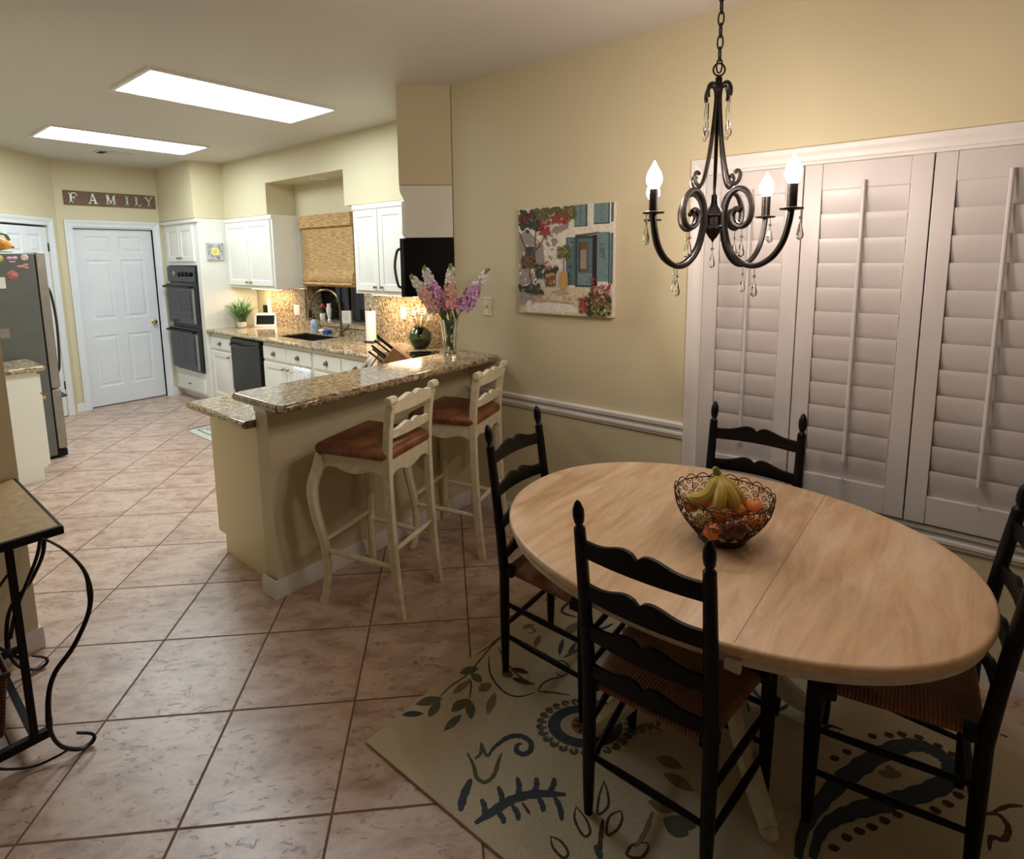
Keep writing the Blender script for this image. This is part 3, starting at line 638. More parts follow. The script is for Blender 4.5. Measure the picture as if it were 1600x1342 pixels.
# towel on the sink cabinet door
r=thing('dish_towel',(2.70,2.90,.30),'white printed dish towel hanging on a cabinet door below the sink','towel',world=True)
m=MB(); vs=[];fs=[]; nx,nz=14,8
for j in range(nz+1):
    for i in range(nx+1):
        u=i/nx; w=j/nz; vs.append((2.695-.006*math.sin(u*9+w*2),2.93-.30*u*(1-.08*w),.685-.36*w))
fs=[(j*(nx+1)+i,j*(nx+1)+i+1,(j+1)*(nx+1)+i+1,(j+1)*(nx+1)+i) for j in range(nz) for i in range(nx)]
def towelm():
    q=N('printed_towel'); v=q.tc(); n_=q.noise(v,26,2,.5,1.5); q.col(q.ramp(n_,[(.36,(150,170,180)),(.40,(238,240,240))])); q.set(rough=.9); return q.m
m.add(vs,fs); o=m.build('cloth',towelm(),r); sm=o.modifiers.new('solid','SOLIDIFY'); sm.thickness=.003
# kitchen mat
r=thing('kitchen_mat',(2.4,3.2,0),'pale patterned floor mat with dark border in front of the sink','mat',world=True)
m=MB(); m.bx(2.07,2.66,2.40,3.96,.0,.008)
m.bx(2.075,2.655,3.93,3.955,.008,.0095,1); m.bx(2.075,2.655,2.405,2.43,.008,.0095,1); m.bx(2.14,2.59,3.86,3.872,.008,.0095,1); m.bx(2.14,2.15,2.5,3.86,.008,.0095,1); m.bx(2.58,2.59,2.5,3.86,.008,.0095,1)
for k in range(9): m.tube(smoothpath([(2.2,3.8-.15*k,.009),(2.3,3.74-.15*k,.009),(2.42,3.80-.15*k,.009),(2.54,3.72-.15*k,.009)],4),.006,4,1)
m.build('woven_mat',[plain('mat_pale',(196,196,180),.9,bump=.3),plain('mat_dark',(70,74,66),.9)],r)
# ================================================================ LEFT SIDE: cabinet, fridge
r=thing('base_cabinet',(.6,3.72,0),'white base cabinet end beside the refrigerator at the left','cabinet','white base kitchen cabinets',world=True)
MB().bx(.285,.85,3.47,3.975,.1,.867).bx(.285,.82,3.47,3.975,0,.1).build('body',WHITE,r,bevel=.002)
TL=frame((.85,3.475,0),PI/2)
T=TL@Matrix.Translation((0,0,.695)); rdoor(T,.49,.15,r,'drawer'); T=TL@Matrix.Translation((0,0,.115)); d=rdoor(T,.49,.565,r); ck(T,.04,.53,d,BRASS)
r=thing('granite_countertop',(.6,3.7,.87),'small speckled granite counter piece beside the refrigerator','countertop',world=True)
MB().bx(.284,.90,3.43,3.975,.87,.908).build('slab',GRAN,r,bevel=.012,seg=3)
r=thing('steel_canister',(.55,3.50,.908),'round stainless canister on the small granite counter at the left edge','canister'); MB().lathe([(.07,0),(.072,.004),(.072,.035),(.066,.04)],n=24).build('base',STAIN,r); MB().lathe([(.064,.04),(.064,.16),(.05,.17),(.001,.172)],n=24).build('body',plain('chrome_body',(150,150,150),.15,.9),r)
r=thing('refrigerator',(.7,4.38,0),'tall grey refrigerator with stainless doors at the left','refrigerator',world=True)
FS=plain('fridge_grey',(104,107,102),.45,.25,var=.03,sc=8)
MB().bx(.30,1.03,4.0,4.77,.03,1.775).build('body',FS,r,bevel=.004)
MB().bx(.40,1.02,4.02,4.75,.0,.03).build('feet',BLACK,r)
MB().bx(1.03,1.04,4.005,4.765,.05,1.765).build('door_gasket',BLACK,r)
d=MB().bx(1.04,1.105,4.0,4.77,.62,1.785).build('door',STAIN,r,bevel=.008)
d2_=MB().bx(1.04,1.105,4.0,4.77,.08,.61).build('freezer_drawer',STAIN,r,bevel=.008)
MB().bx(1.03,1.10,4.0,4.77,.015,.07).build('kick_grille',BLACK,r)
MB().tube(smoothpath([(1.10,4.05,1.50),(1.125,4.05,1.42),(1.14,4.05,1.16),(1.125,4.05,.82),(1.10,4.05,.74)]),.010,8).build('handle',DSTEEL,d)
MB().tube([(1.10,4.08,.53),(1.15,4.08,.53),(1.15,4.69,.53),(1.10,4.69,.53)],.012,8).build('handle',DSTEEL,d2_)
# magnets on fridge side
def magnet(x,z,rr,label,shape,mat):
    r=thing('fridge_magnet',(x,4.0,z),label,'magnet','magnets on the refrigerator side'); M=Matrix.Rotation(PI/2,4,'X')
    m=MB(M)
    if shape=='round': m.lathe([(rr,0),(rr,.004),(rr*.8,.008),(.001,.009)],n=18)
    elif shape=='bow': m.ball((-.018,0,.004),(.018,.014,.004)); m.ball((.018,0,.004),(.018,.014,.004)); m.ball((0,0,.005),(.008,.008,.006)); m.bx(-.02,.02,-.035,-.022,0,.005)
    elif shape=='wing': m.ball((-.02,0,.004),(.03,.012,.004)); m.ball((.012,.012,.004),(.02,.01,.004)); m.ball((.014,-.012,.004),(.016,.009,.004))
    else: m.bx(-rr,rr,-rr*1.3,rr*1.3,0,.003)
    m.build('magnet_body',mat,r)
magnet(.885,1.738,.02,'pale pink bow-shaped magnet, second from the left in the top row','bow',plain('pink_magnet',(220,170,190),.4))
magnet(.965,1.742,.026,'round pinkish-white magnet nearest the fridge door edge','round',plain('blush_magnet',(214,190,184),.4,var=.15))
magnet(.955,1.67,.03,'salmon winged magnet below the round white magnet','wing',plain('salmon_magnet',(206,150,130),.4))
magnet(.875,1.60,.036,'large round red and pink magnet, lowest of the cluster','round',plain('rose_magnet',(186,104,96),.4,var=.3,sc=60))
magnet(.80,1.735,.03,'yellow and black magnet cut by the left edge of the photo','round',plain('yellow_magnet',(196,180,90),.4))
magnet(.79,1.54,.035,'white paper note held at the left edge of the fridge side','note',PORC)
magnet(.78,1.13,.03,'small silver hook magnet halfway down the fridge side','note',STAIN)
r=thing('ceramic_squash',(.86,4.12,1.785),'orange and green ceramic squash on top of the refrigerator','ornament',rz=.1)
M1=MB().lathe([(.02,-.08),(.05,-.06),(.062,-.02),(.055,.02),(.035,.055),(.022,.075),(.012,.082)],(-.02,0,.075),20,axis=(1,0,-.35)).build('body',plain('orange_glaze',(222,150,62),.3,var=.2,sc=12),r)
MB().tube(smoothpath([(-.06,0,.11),(-.03,-.01,.15),(.02,-.01,.145),(.045,0,.10)],4),[.012]*13,8).build('stem',plain('green_glaze',(92,110,70),.35,var=.2),r)
MB().ball((.06,0,.045),(.014,.014,.013)).build('tip',plain('rose_tip',(170,80,70),.4),r)
MB().bx(-.07,.05,-.04,.04,0,.014).build('foot',plain('pale_green_glaze',(190,200,150),.3),r,bevel=.004)
# ================================================================ SIGN
r=thing('family_sign',(2.16,YB,2.33),'brown wooden plank sign with raised white letters above the door','sign',world=True)
TS=frame((1.70,YB,2.33),0)
MB(TS).bx(0,.92,-.018,0,0,.155).build('board',SIGNW,r,bevel=.002)
LET={'F':[('b',.1,.3,0,1),('b',0,.4,0,.1),('b',0,.85,.9,1),('b',.75,.85,.68,1),('b',.3,.6,.46,.56),('b',.52,.62,.38,.64)],
'A':[('d',.48,.06,.12,.5,1,.08),('d2',0,0,0,0,0,0),('b',.2,.7,.28,.38),('b',-.02,.3,0,.08),('b',.6,1.0,0,.08)],
'M':[('b',.08,.2,0,1),('b',.8,.95,0,1),('b',0,.3,0,.08),('b',.7,1.05,0,.08),('m',0,0,0,0,0,0),('b',0,.25,.92,1),('b',.78,1.03,.92,1)],
'I':[('b',.3,.52,0,1),('b',.18,.64,0,.08),('b',.18,.64,.92,1)],
'L':[('b',.12,.34,0,1),('b',0,.8,0,.1),('b',.7,.8,0,.32),('b',0,.46,.92,1)],
'Y':[('b',.4,.56,0,.5),('b',.28,.7,0,.08),('y',0,0,0,0,0,0),('b',-.02,.32,.92,1),('b',.66,1.0,.92,1)]}
def quad(m,p,t0,t1): m.ext([(x,-.018-t0,z) for x,z in p],(0,-(t1-t0),0))
xs=[.045,.225,.40,.575,.69,.80]; LW=plain('letter_white',(232,232,232),.5); LG=plain('letter_grey',(186,184,184),.5)
for ch,x in zip('FAMILY',xs):
    m=MB(TS@Matrix.Translation((x,0,.022))); sx,sz=.092,.112
    for e in LET[ch]:
        if e[0]=='b': quad(m,[(e[1]*sx,e[3]*sz),(e[2]*sx,e[3]*sz),(e[2]*sx,e[4]*sz),(e[1]*sx,e[4]*sz)],0,.010)
    if ch=='A': quad(m,[(.1*sx,0),(.2*sx,0),(.5*sx,sz*.9),(.46*sx,sz)],0,.0095); quad(m,[(.7*sx,0),(.92*sx,0),(.56*sx,sz),(.42*sx,sz)],0,.0098)
    if ch=='M': quad(m,[(.08*sx,sz),(.25*sx,sz),(.56*sx,.1*sz),(.46*sx,.1*sz)],0,.0095); quad(m,[(.46*sx,.1*sz),(.54*sx,.1*sz),(.95*sx,sz),(.84*sx,sz)],0,.0098)
    if ch=='Y': quad(m,[(.4*sx,.45*sz),(.56*sx,.5*sz),(.27*sx,sz),(.07*sx,sz)],0,.0095); quad(m,[(.44*sx,.5*sz),(.54*sx,.45*sz),(.88*sx,sz),(.78*sx,sz)],0,.0098)
    m.build('letter',LW if ch in 'FAM' else LG,r)
# ================================================================ PAINTING
r=thing('canvas_painting',(XW,-.235,1.36),'canvas painting of a white cottage courtyard with teal shutters and flowers on the dining wall','painting',world=True)
PW,PH=.635,.615; TPn=frame((XW-.004,.083,1.362),FX)
pcol={'white':(222,216,204),'cream':(206,192,166),'sand':(176,158,130),'teal':(108,134,138),'teald':(50,66,70),'tealm':(82,108,114),'green':(86,92,52),'dgreen':(46,54,36),'red':(150,54,44),'dred':(104,40,34),'brown':(110,76,52),'ochre':(186,148,84),'grey':(150,140,132),'dark':(34,30,28),'olive':(128,130,70),'pink':(176,120,104)}
pm=[plain('paint_'+k,c,  .6,var=.07,sc=60,bump=.08) for k,c in pcol.items()]; PI_={k:i for i,k in enumerate(pcol)}
MB(TPn).bx(0,PW,-.034,0,0,PH).build('canvas',pm[0],r,bevel=.002)
m=MB(TPn); lay=[0]
def pp(c,pts): 
    lay[0]+=1; y=-.0343-.00002*lay[0]; m.add([(u*PW,y,(1-v)*PH) for u,v in pts],[tuple(range(len(pts)))[::-1]],PI_[c])
def rc(c,u0,v0,u1,v1): pp(c,[(u0,v0),(u1,v0),(u1,v1),(u0,v1)])
def dabs(c,n,u0,v0,u1,v1,s):
    for _ in range(n):
        u=random.uniform(u0,u1);v=random.uniform(v0,v1);t=random.uniform(0,PI);a=s*random.uniform(.6,1.4);b=a*random.uniform(.4,.8)
        P=[]
        for k in range(6):
            q=2*PI*k/6; x=a*math.cos(q);y=b*math.sin(q); P.append((min(.998,max(.002,u+x*math.cos(t)-y*math.sin(t))),min(.998,max(.002,v+x*math.sin(t)+y*math.cos(t)))))
        pp(c,P)
random.seed(21)
pp('cream',[(.0,.76),(.3,.74),(.55,.74),(1,.8),(1,1),(0,1)]); pp('sand',[(.0,.80),(.18,.79),(.30,.86),(.62,.88),(.64,.93),(.34,.94),(.2,.90),(0,.94)]); pp('grey',[(.0,.78),(.14,.79),(.2,.88),(.02,.92)])
pp('sand',[(.35,.785),(.5,.76),(.58,.80),(.45,.83)]); pp('white',[(.3,.89),(.6,.90),(.7,.97),(.1,.99),(.05,.96)])
dabs('white',14,.1,.9,.6,.99,.03); dabs('sand',12,.2,.78,.75,.86,.03)
pp('grey',[(.0,.25),(.1,.2),(.28,.35),(.30,.55),(.2,.7),(0,.74)]); pp('grey',[(.4,.2),(.56,.14),(.55,.2),(.42,.26)]); dabs('grey',14,.3,.2,.5,.4,.03); dabs('white',16,.0,.25,.25,.7,.02)
rc('teal',.615,.0,.735,.185); rc('teald',.73,.0,.745,.19); rc('teald',.675,.0,.68,.18); rc('teal',.81,.0,.955,.17); rc('tealm',.88,.0,.885,.17); rc('teald',.95,.0,.962,.175); rc('dark',.61,.185,.75,.192); rc('dark',.81,.17,.962,.178); rc('tealm',.975,0,1,.165)
pp('brown',[(.625,.265),(.87,.245),(.87,.262),(.625,.285)]); rc('tealm',.53,.285,.625,.72); rc('teal',.55,.30,.60,.5); rc('teald',.625,.275,.85,.735); rc('tealm',.65,.30,.80,.72); rc('brown',.665,.33,.76,.60); rc('grey',.68,.40,.74,.57); rc('dark',.665,.33,.675,.6); rc('teal',.655,.61,.80,.715); rc('dark',.80,.27,.845,.74); rc('teal',.845,.25,.955,.68); rc('tealm',.87,.35,.92,.5); rc('teald',.955,.25,.968,.70); rc('tealm',.972,.26,1,.7); rc('white',.962,0,.975,.26)
dabs('teal',10,.86,.28,.94,.65,.02); dabs('teald',8,.54,.3,.6,.7,.015)
pp('cream',[(.62,.735),(.80,.735),(.82,.75),(.6,.755)])
rc('tealm',.14,.01,.22,.09); rc('teald',.075,.36,.19,.46); rc('brown',.03,.45,.195,.57)
dabs('dark',10,.04,.46,.19,.56,.015)
for P in ([(.005,.22),(.08,.38),(.13,.5),(.13,.66),(.18,.76)],[(.20,.2),(.19,.36),(.14,.46)],[(.32,.24),(.24,.36),(.16,.42)]):
    for a,b in zip(P,P[1:]):
        d=math.hypot(b[0]-a[0],b[1]-a[1]); nx,ny=-(b[1]-a[1])/d*.006,(b[0]-a[0])/d*.006; pp('brown',[(a[0]-nx,a[1]-ny),(a[0]+nx,a[1]+ny),(b[0]+nx,b[1]+ny),(b[0]-nx,b[1]-ny)])
dabs('dgreen',60,.0,.02,.28,.22,.028); dabs('green',50,.2,.0,.62,.10,.028); dabs('brown',36,.0,.02,.6,.12,.02); dabs('dred',24,.0,.04,.14,.12,.018); dabs('olive',24,.2,.02,.6,.16,.016)
dabs('red',34,.25,.13,.36,.25,.02); dabs('red',30,.38,.08,.56,.15,.018); dabs('pink',8,.28,.14,.55,.2,.012)
dabs('dgreen',26,.2,.54,.44,.66,.025); dabs('pink',18,.3,.45,.44,.58,.016); dabs('green',40,.45,.365,.58,.48,.020); dabs('olive',14,.46,.37,.57,.45,.014); rc('brown',.512,.48,.522,.60)
pp('ochre',[(.48,.60),(.555,.60),(.56,.70),(.535,.76),(.49,.76),(.47,.70)]); pp('brown',[(.30,.63),(.43,.62),(.43,.73),(.32,.74)]); dabs('ochre',12,.31,.62,.42,.71,.016); dabs('teald',14,.17,.62,.30,.76,.022); dabs('white',12,.18,.64,.3,.72,.012); dabs('dgreen',24,.0,.72,.28,.80,.025)
dabs('dgreen',40,.74,.80,.99,.98,.028); dabs('olive',30,.8,.85,.99,.99,.02); dabs('brown',30,.8,.72,.99,.9,.024); dabs('red',24,.69,.84,.76,.96,.017); dabs('red',10,.76,.64,.83,.70,.014); dabs('red',8,.86,.70,.98,.76,.014); dabs('pink',14,.82,.72,.98,.82,.015); dabs('cream',8,.84,.74,.99,.95,.01)
m.build('painted_scene',pm,r,smooth=False)
# ================================================================ BAR STOOLS
def scal(x,W,a,n=3):  # serpentine crest
    t=x/W; return a*(abs(math.cos(PI*t*1.5))**.6) if n==3 else a*math.cos(t*PI)
def bar_stool(loc,rz,label):
    r=thing('bar_stool',loc,label,'bar stool','cream rush-seat bar stools at the peninsula',rz)
    yz=[(-.235,0),(-.213,.2),(-.197,.45),(-.19,.70),(-.193,.85),(-.207,.98),(-.222,1.045)]
    for s in (-1,1):
        P=smoothpath([(s*.178,y,z) for y,z in yz],4)
        MB().tube(P,[.0265]*len(P),4,fy=.8,up=(1,0,0)).build('rear_leg',CREAM,r,bevel=.003)
        fp=[(s*.185,.185,.77),(s*.20,.20,.70),(s*.222,.222,.60),(s*.216,.216,.47),(s*.19,.195,.30),(s*.182,.19,.15),(s*.195,.20,.04),(s*.205,.21,0)]
        rr=[.030,.030,.029,.026,.022,.020,.020,.022]
        P=smoothpath(fp,4); RR=[]
        for i in range(len(P)): t=i/4; k=min(int(t),len(rr)-2); RR.append(rr[k]+(rr[k+1]-rr[k])*(t-k))
        MB().tube(P,RR,8,up=(1,1,0)).build('front_leg',CREAM,r)
    # crest rail, wavy with rolled scroll ends
    def wavy(z0,h,W,y,amp,thick,roll=False,name='rail'):
        m=MB(); n=28; top=[];bot=[]
        for i in range(n+1):
            t=i/n*2-1; x=t*W; zc=amp*(math.exp(-((abs(t)-.24)/.30)**2)-.35*math.exp(-(t/.07)**2))
            zb=0
            top.append((x,z0+h+zc)); bot.append((x,z0+zb*.6))
        vs=[]
        for (x,zt),(x2,zb) in zip(top,bot):
            yc=y-.012*(1-(x/W)**2)
            vs+=[(x,yc-thick/2,zb),(x,yc+thick/2,zb),(x,yc+thick/2,zt),(x,yc-thick/2,zt)]
        fs=[(0,1,2,3),(4*n,4*n+3,4*n+2,4*n+1)]
        for i in range(n):
            for k in range(4): a=4*i+k;b=4*i+(k+1)%4; fs.append((a,a+4,b+4,b))
        m.add(vs,fs)
        if roll:
            for s in (-1,1): m.lathe([(.004,-.03),(.019,-.028),(.021,-.02),(.021,.02),(.019,.028),(.004,.03)],(s*.186,y-.012,z0+h+.012),16,axis=(1,0,0))
        return m.build(name,CREAM,r,bevel=0)
    wavy(1.0,.052,.175,-.216,.020,.026,True,'crest_rail')
    wavy(.878,.036,.168,-.198,.020,.02,False,'back_slat')
    def apron(x0,y0,x1,y1,name):
        m=MB(); n=20; L=math.hypot(x1-x0,y1-y0); T=frame((x0,y0,0),math.atan2(y1-y0,x1-x0)); vs=[]
        for i in range(n+1):
            t=i/n; e=min(t,1-t)*2; zb=.715-.045*(1-min(1,e*3))**2-.022*(math.sin(PI*min(1,max(0,(e-.5)*2))/2))
            vs+=[(t*L,-.011,zb),(t*L,.011,zb),(t*L,.011,.775),(t*L,-.011,.775)]
        fs=[(0,1,2,3),(4*n,4*n+3,4*n+2,4*n+1)]
        for i in range(n):
            for k in range(4): a=4*i+k;b=4*i+(k+1)%4; fs.append((a,a+4,b+4,b))
        m.T=T; m.add(vs,fs); m.build('apron',CREAM,r)
    apron(-.178,-.188,-.19,.19,'a'); apron(.19,.19,.178,-.188,'a'); apron(.178,-.19,-.178,-.19,'a'); apron(-.19,.19,.19,.19,'a')
    # rush seat: pillowy trapezoid
    m=MB(); n=24; vs=[];fs=[]
    def hs(u,v):
        e=max(abs(u),abs(v)); edge=math.sqrt(max(0,1-max(0,(e-.84)/.16)**2)) if e>.84 else 1
        cross=1-.35*(1-abs(abs(u)-abs(v)))*.0
        return edge,cross
    for side in (1,-1):
        o=len(vs)
        for j in range(n+1):
            for i in range(n+1):
                u=i/n*2-1;v=j/n*2-1; u=math.copysign(1-(1-abs(u))**2,u);v=math.copysign(1-(1-abs(v))**2,v); e,c=hs(u,v); W=(.214+.012*v)*(1-.06*(abs(v)**8)); v*=1-.05*abs(u)**8
                dip=-.012*(1-max(abs(u),abs(v)))
                vs.append((u*W,v*.213+.0,.800+side*(.031*e)+(1.4*dip if side>0 else 0)))
        for j in range(n):
            for i in range(n):
                a=o+j*(n+1)+i; f=(a,a+1,a+n+2,a+n+1); fs.append(f if side>0 else f[::-1])
    m.add(vs,fs); m.build('rush_seat',RUSHR,r,ang=180)
    def spin(a,b,name='stretcher'): 
        P=[Vector(a).lerp(Vector(b),t/8) for t in range(9)]; MB().tube(P,[.0085+.0055*math.sin(PI*t/8) for t in range(9)],8).build(name,CREAM,r)
    spin((-.188,.20,.27),(-.178,-.205,.255)); spin((.188,.20,.27),(.178,-.205,.255)); spin((-.188,.197,.315),(.188,.197,.315)); spin((-.178,-.205,.335),(.178,-.205,.335))
    return r
bar_stool((1.525,.195,0),math.radians(16),'cream bar stool with russet rush seat nearer the camera')
bar_stool((2.165,.25,0),math.radians(17),'cream bar stool with russet rush seat farther away by the dining wall')
# ================================================================ DINING CHAIRS
def dining_chair(loc,rz,label):
    r=thing('dining_chair',loc,label,'chair','black ladder-back dining chairs around the table',rz)
    def yb(z): return -.19-.0*z-.075*max(0,(z-.42)/.6)**1.2+.0
    hw=.178
    for s in (-1,1):
        Z=[0,.05,.2,.43,.60,.75,.88,.945]; RR=[.013,.016,.0195,.020,.0195,.0185,.0175,.0165]
        P=[(s*hw,yb(z),z) for z in Z]+[(s*hw,yb(.95),.951),(s*hw,yb(.96),.958),(s*hw,yb(.965),.965),(s*hw,yb(.985),.985),(s*hw,yb(1.0),1.003),(s*hw,yb(1.02),1.022),(s*hw,yb(1.03),1.03)]
        RR+=[.011,.010,.014,.0165,.0155,.009,.002]
        MB().tube(P,RR,12,up=(1,0,0)).build('rear_post',BLACK,r)
        MB().tube([(s*.222,.19,0),(s*.222,.19,.05),(s*.222,.19,.3),(s*.222,.19,.40),(s*.222,.19,.455),(s*.222,.19,.462)],[.013,.0165,.0215,.0215,.0205,.016],12).build('front_leg',BLACK,r)
    for i,(z,h) in enumerate(((.892,.056),(.757,.054),(.625,.052),(.497,.048))):
        m=MB(); n=26; vs=[]
        for k in range(n+1):
            t=k/n*2-1; x=t*hw; e=abs(t)
            crest=.026*(1-min(1,e/.30)**2*.55) if e<.30 else .0117+.008*math.cos((e-.30)/.35*PI) if e<.65 else .0037*(1-(e-.65)/.35)
            crest=.024*math.exp(-((e-.20)/.30)**2)-.009*math.exp(-(t/.05)**2)
            arc=.004*math.cos(t*PI/2)
            y=yb(z)-.022*(1-t*t); th=.006
            zb=z-h/2+arc; zt=z+h/2-.008+crest
            vs+=[(x,y-th,zb),(x,y+th,zb),(x,y+th,zt),(x,y-th,zt)]
        fs=[(0,1,2,3),(4*n,4*n+3,4*n+2,4*n+1)]
        for k in range(n):
            for q in range(4): a=4*k+q;b=4*k+(q+1)%4; fs.append((a,a+4,b+4,b))
        m.add(vs,fs); m.build('ladder_slat',BLACK,r)
    def rung(a,b): P=[Vector(a).lerp(Vector(b),t/6) for t in range(7)]; MB().tube(P,[.008+.0035*math.sin(PI*t/6) for t in range(7)],8).build('stretcher',BLACK,r)
    for z in (.16,.30):
        for s in (-1,1): rung((s*hw,yb(0),z),(s*.222,.19,z+.01))
    rung((-hw,yb(0),.20),(hw,yb(0),.20)); rung((-.222,.19,.19),(.222,.19,.19)); rung((-.222,.19,.32),(.222,.19,.32))
    # rush seat
    m=MB(); n=20; vs=[];fs=[]
    for side in (1,-1):
        o=len(vs)
        for j in range(n+1):
            for i in range(n+1):
                u=i/n*2-1;v=j/n*2-1; u=math.copysign(1-(1-abs(u))**2,u);v=math.copysign(1-(1-abs(v))**2,v); e=max(abs(u),abs(v)); ed=math.sqrt(max(0,1-max(0,(e-.88)/.12)**2)); W=.196+.024*v
                vs.append((u*W,v*.195,.44+side*.017*ed-(.008*(1-e) if side>0 else 0)))
        for j in range(n):
            for i in range(n):
                a=o+j*(n+1)+i; f=(a,a+1,a+n+2,a+n+1); fs.append(f if side>0 else f[::-1])
    m.add(vs,fs); m.build('rush_seat',RUSHT,r,ang=180)
    for s in (-1,1):
        MB().bx(s*.208-.03,s*.208+.024,.135,.197,.424,.461).build('seat_corner',BLACK,r,bevel=.006)
        MB().bx(s*.168-.022,s*.168+.022,-.197,-.145,.423,.459).build('seat_corner',BLACK,r,bevel=.006)
    return r
dining_chair((1.64,-.865,.012),math.radians(180+3),'black ladder-back chair at the far left end of the table, near the bar stools')
dining_chair((1.33,-1.44,.012),math.radians(-90),'black ladder-back chair on the near side with its back to the camera')
dining_chair((2.09,-1.375,.012),math.radians(91.5),'black ladder-back chair behind the fruit bowl in front of the shutters')
dining_chair((1.765,-1.955,.012),math.radians(4),'black ladder-back chair at the right end of the table, cut by the photo edge')
# ================================================================ DINING TABLE
CX,CY=1.69,-1.42; RT=.59; LF=.155
def oval(R,l,n=96):
    P=[]
    for k in range(n):
        a=2*PI*k/n; ca,sa=math.cos(a),math.sin(a); q=1/(abs(ca)**2.12+abs(sa)**2.12)**(1/2.12)
        P.append((CX+R*ca*q,CY+(R+l)*sa*q))
    return P
t=thing('dining_table',(CX,CY,.012),'oval dining table with pale whitewashed wood top and cream base','table',world=True)
def loft(levels,mi=0):
    m=MB(); vs=[];fs=[]; L=None
    for R,z in levels:
        P=oval(R,LF); L=len(P); vs+=[(x,y,z) for x,y in P]
    for i in range(len(levels)-1):
        for k in range(L): a=i*L+k;b=i*L+(k+1)%L; fs.append((a,b,b+L,a+L))
    fs.append(tuple(range(L))[::-1]); fs.append(tuple(range((len(levels)-1)*L,len(levels)*L))); m.add(vs,fs); return m
m=loft([(RT-.010,.729),(RT-.003,.732),(RT,.74),(RT,.75),(RT-.003,.756),(RT-.010,.7595)])
o=m.build('table_top',TABLE,t,ang=40)
m=MB()
for yy in (-1.662,):
    hw_=(RT-.012)*(1-(abs(yy-CY)/(RT+LF-.012))**2.12)**(1/2.12); m.bx(CX-hw_,CX+hw_,yy-.0008,yy+.0008,.759,.7598)
m.build('leaf_seam',plain('seam_brown',(140,100,66),.7),o)
loft([(RT-.016,.702),(RT-.012,.706),(RT-.012,.729)]).build('apron',APRON,t,ang=40)
m=MB().lathe([(.13,.26),(.14,.30),(.11,.34),(.075,.40),(.085,.48),(.12,.54),(.09,.60),(.16,.655),(.16,.702)],(CX,CY,0),28); m.build('pedestal',APRON,t)
for k in range(4):
    a=PI/4+k*PI/2+math.radians(0); d=Vector((math.cos(a),math.sin(a),0)); c=Vector((CX,CY,0))
    P=smoothpath([c+d*.09+Vector((0,0,.31)),c+d*.17+Vector((0,0,.28)),c+d*.27+Vector((0,0,.155)),c+d*.36+Vector((0,0,.075)),c+d*.41+Vector((0,0,.045))],5); n_=len(P)
    MB().tube(P,[.042-.016*i/n_ for i in range(n_)],8,fy=1.15,up=(0,0,1)).ball(tuple(c+d*.41+Vector((0,0,.034))),(.028,.028,.022)).build('leg',APRON,t)
MB().bx(CX-.03,CX+.03,CY-.55,CY+.55,.66,.672).build('slide_rail',APRON,t)
for yy in (-1.662,):
    MB().bx(CX-.562,CX-.545,yy-.02,yy+.02,.688,.722).build('apron_block',APRON,t,bevel=.003)
# ---------------- fruit bowl
BX,BY,BZ=1.645,-1.463,.7605
r=thing('fruit_bowl',(BX,BY,BZ),'open scrollwork wire bowl of fruit on the dining table','bowl')
def prof(h): # h 0..1 -> r,z
    z=.012+.142*h; return .070+.083*math.sin(h*PI/2)**.9, z
WIRE=plain('bowl_wire',(62,50,38),.4,.7)
m=MB(); m.lathe([(.072,0),(.076,.003),(.080,.014),(.092,.030),(.089,.031),(.074,.013),(.066,.003)],n=36,cap=False); m.build('foot_ring',WIRE,r)
m=MB()
def ring(h,w,m): rr,z=prof(h); m.tube([(rr*math.cos(2*PI*k/48),rr*math.sin(2*PI*k/48),z) for k in range(48)],w,6,closed=True)
ring(0,.0022,m); ring(.55,.0014,m)
for k in range(12):
    a=2*PI*k/12; m.tube([(prof(h/8)[0]*math.cos(a),prof(h/8)[0]*math.sin(a),prof(h/8)[1]) for h in range(9)],.0013,5)
for k in range(8): a=2*PI*k/8; m.tube([(0,0,.011),(.07*math.cos(a),.07*math.sin(a),.011)],.0015,5)
m.build('rib_wires',WIRE,r)
m=MB()
for row in range(7):
    nn=16+2*min(row,3)
    for k in range(nn):
        a0=2*PI*(k+.5*(row%2))/nn; h0=.06+.145*row; sg=1 if (k+row)%2 else -1; P=[]
        for q in range(13):
            th=q/12*3.6*PI*.8; rad=.085*(1-q/14); hh=h0+rad*math.sin(th)*1.0; aa=a0+sg*rad*math.cos(th)*1.25; hh=min(1.02,max(0,hh)); rr,z=prof(min(hh,1.0)); P.append((rr*math.cos(aa),rr*math.sin(aa),z))
        m.tube(P,.0017,4)
m.build('scrollwork',WIRE,r)
m=MB(); nn=20
for k in range(nn):
    a0=2*PI*k/nn; P=[]
    for q in range(9):
        t=q/8; a=a0+2*PI/nn*t; rr,z=prof(1); P.append(((rr+.002)*math.cos(a),(rr+.002)*math.sin(a),z+.014*math.sin(PI*t)))
    m.tube(P,.0019,5)
ring(1,.0021,m); m.build('scalloped_rim',WIRE,r)
def fruitm(name,c,c2,rough=.35,sc=10):
    q=N(name); v=q.tc(); f=q.noise(v,sc,3); g=q.noise(v,260,1); q.col(q.ramp(f,[(.35,c),(.65,c2)])); q.set(rough=rough); q.bump(g,.15,.001); return q.m
ORG=fruitm('orange_peel',(232,142,74),(222,120,58),.4); APP=fruitm('red_apple',(150,40,36),(176,84,52),.25,14); PEAR=fruitm('pale_apple',(206,186,120),(190,150,90),.3,12); BAN=fruitm('banana_skin',(200,184,84),(204,170,78),.4,7); BANG=plain('banana_green',(120,130,52),.5); POM=fruitm('dusky_fruit',(120,52,50),(96,44,40),.3,14)
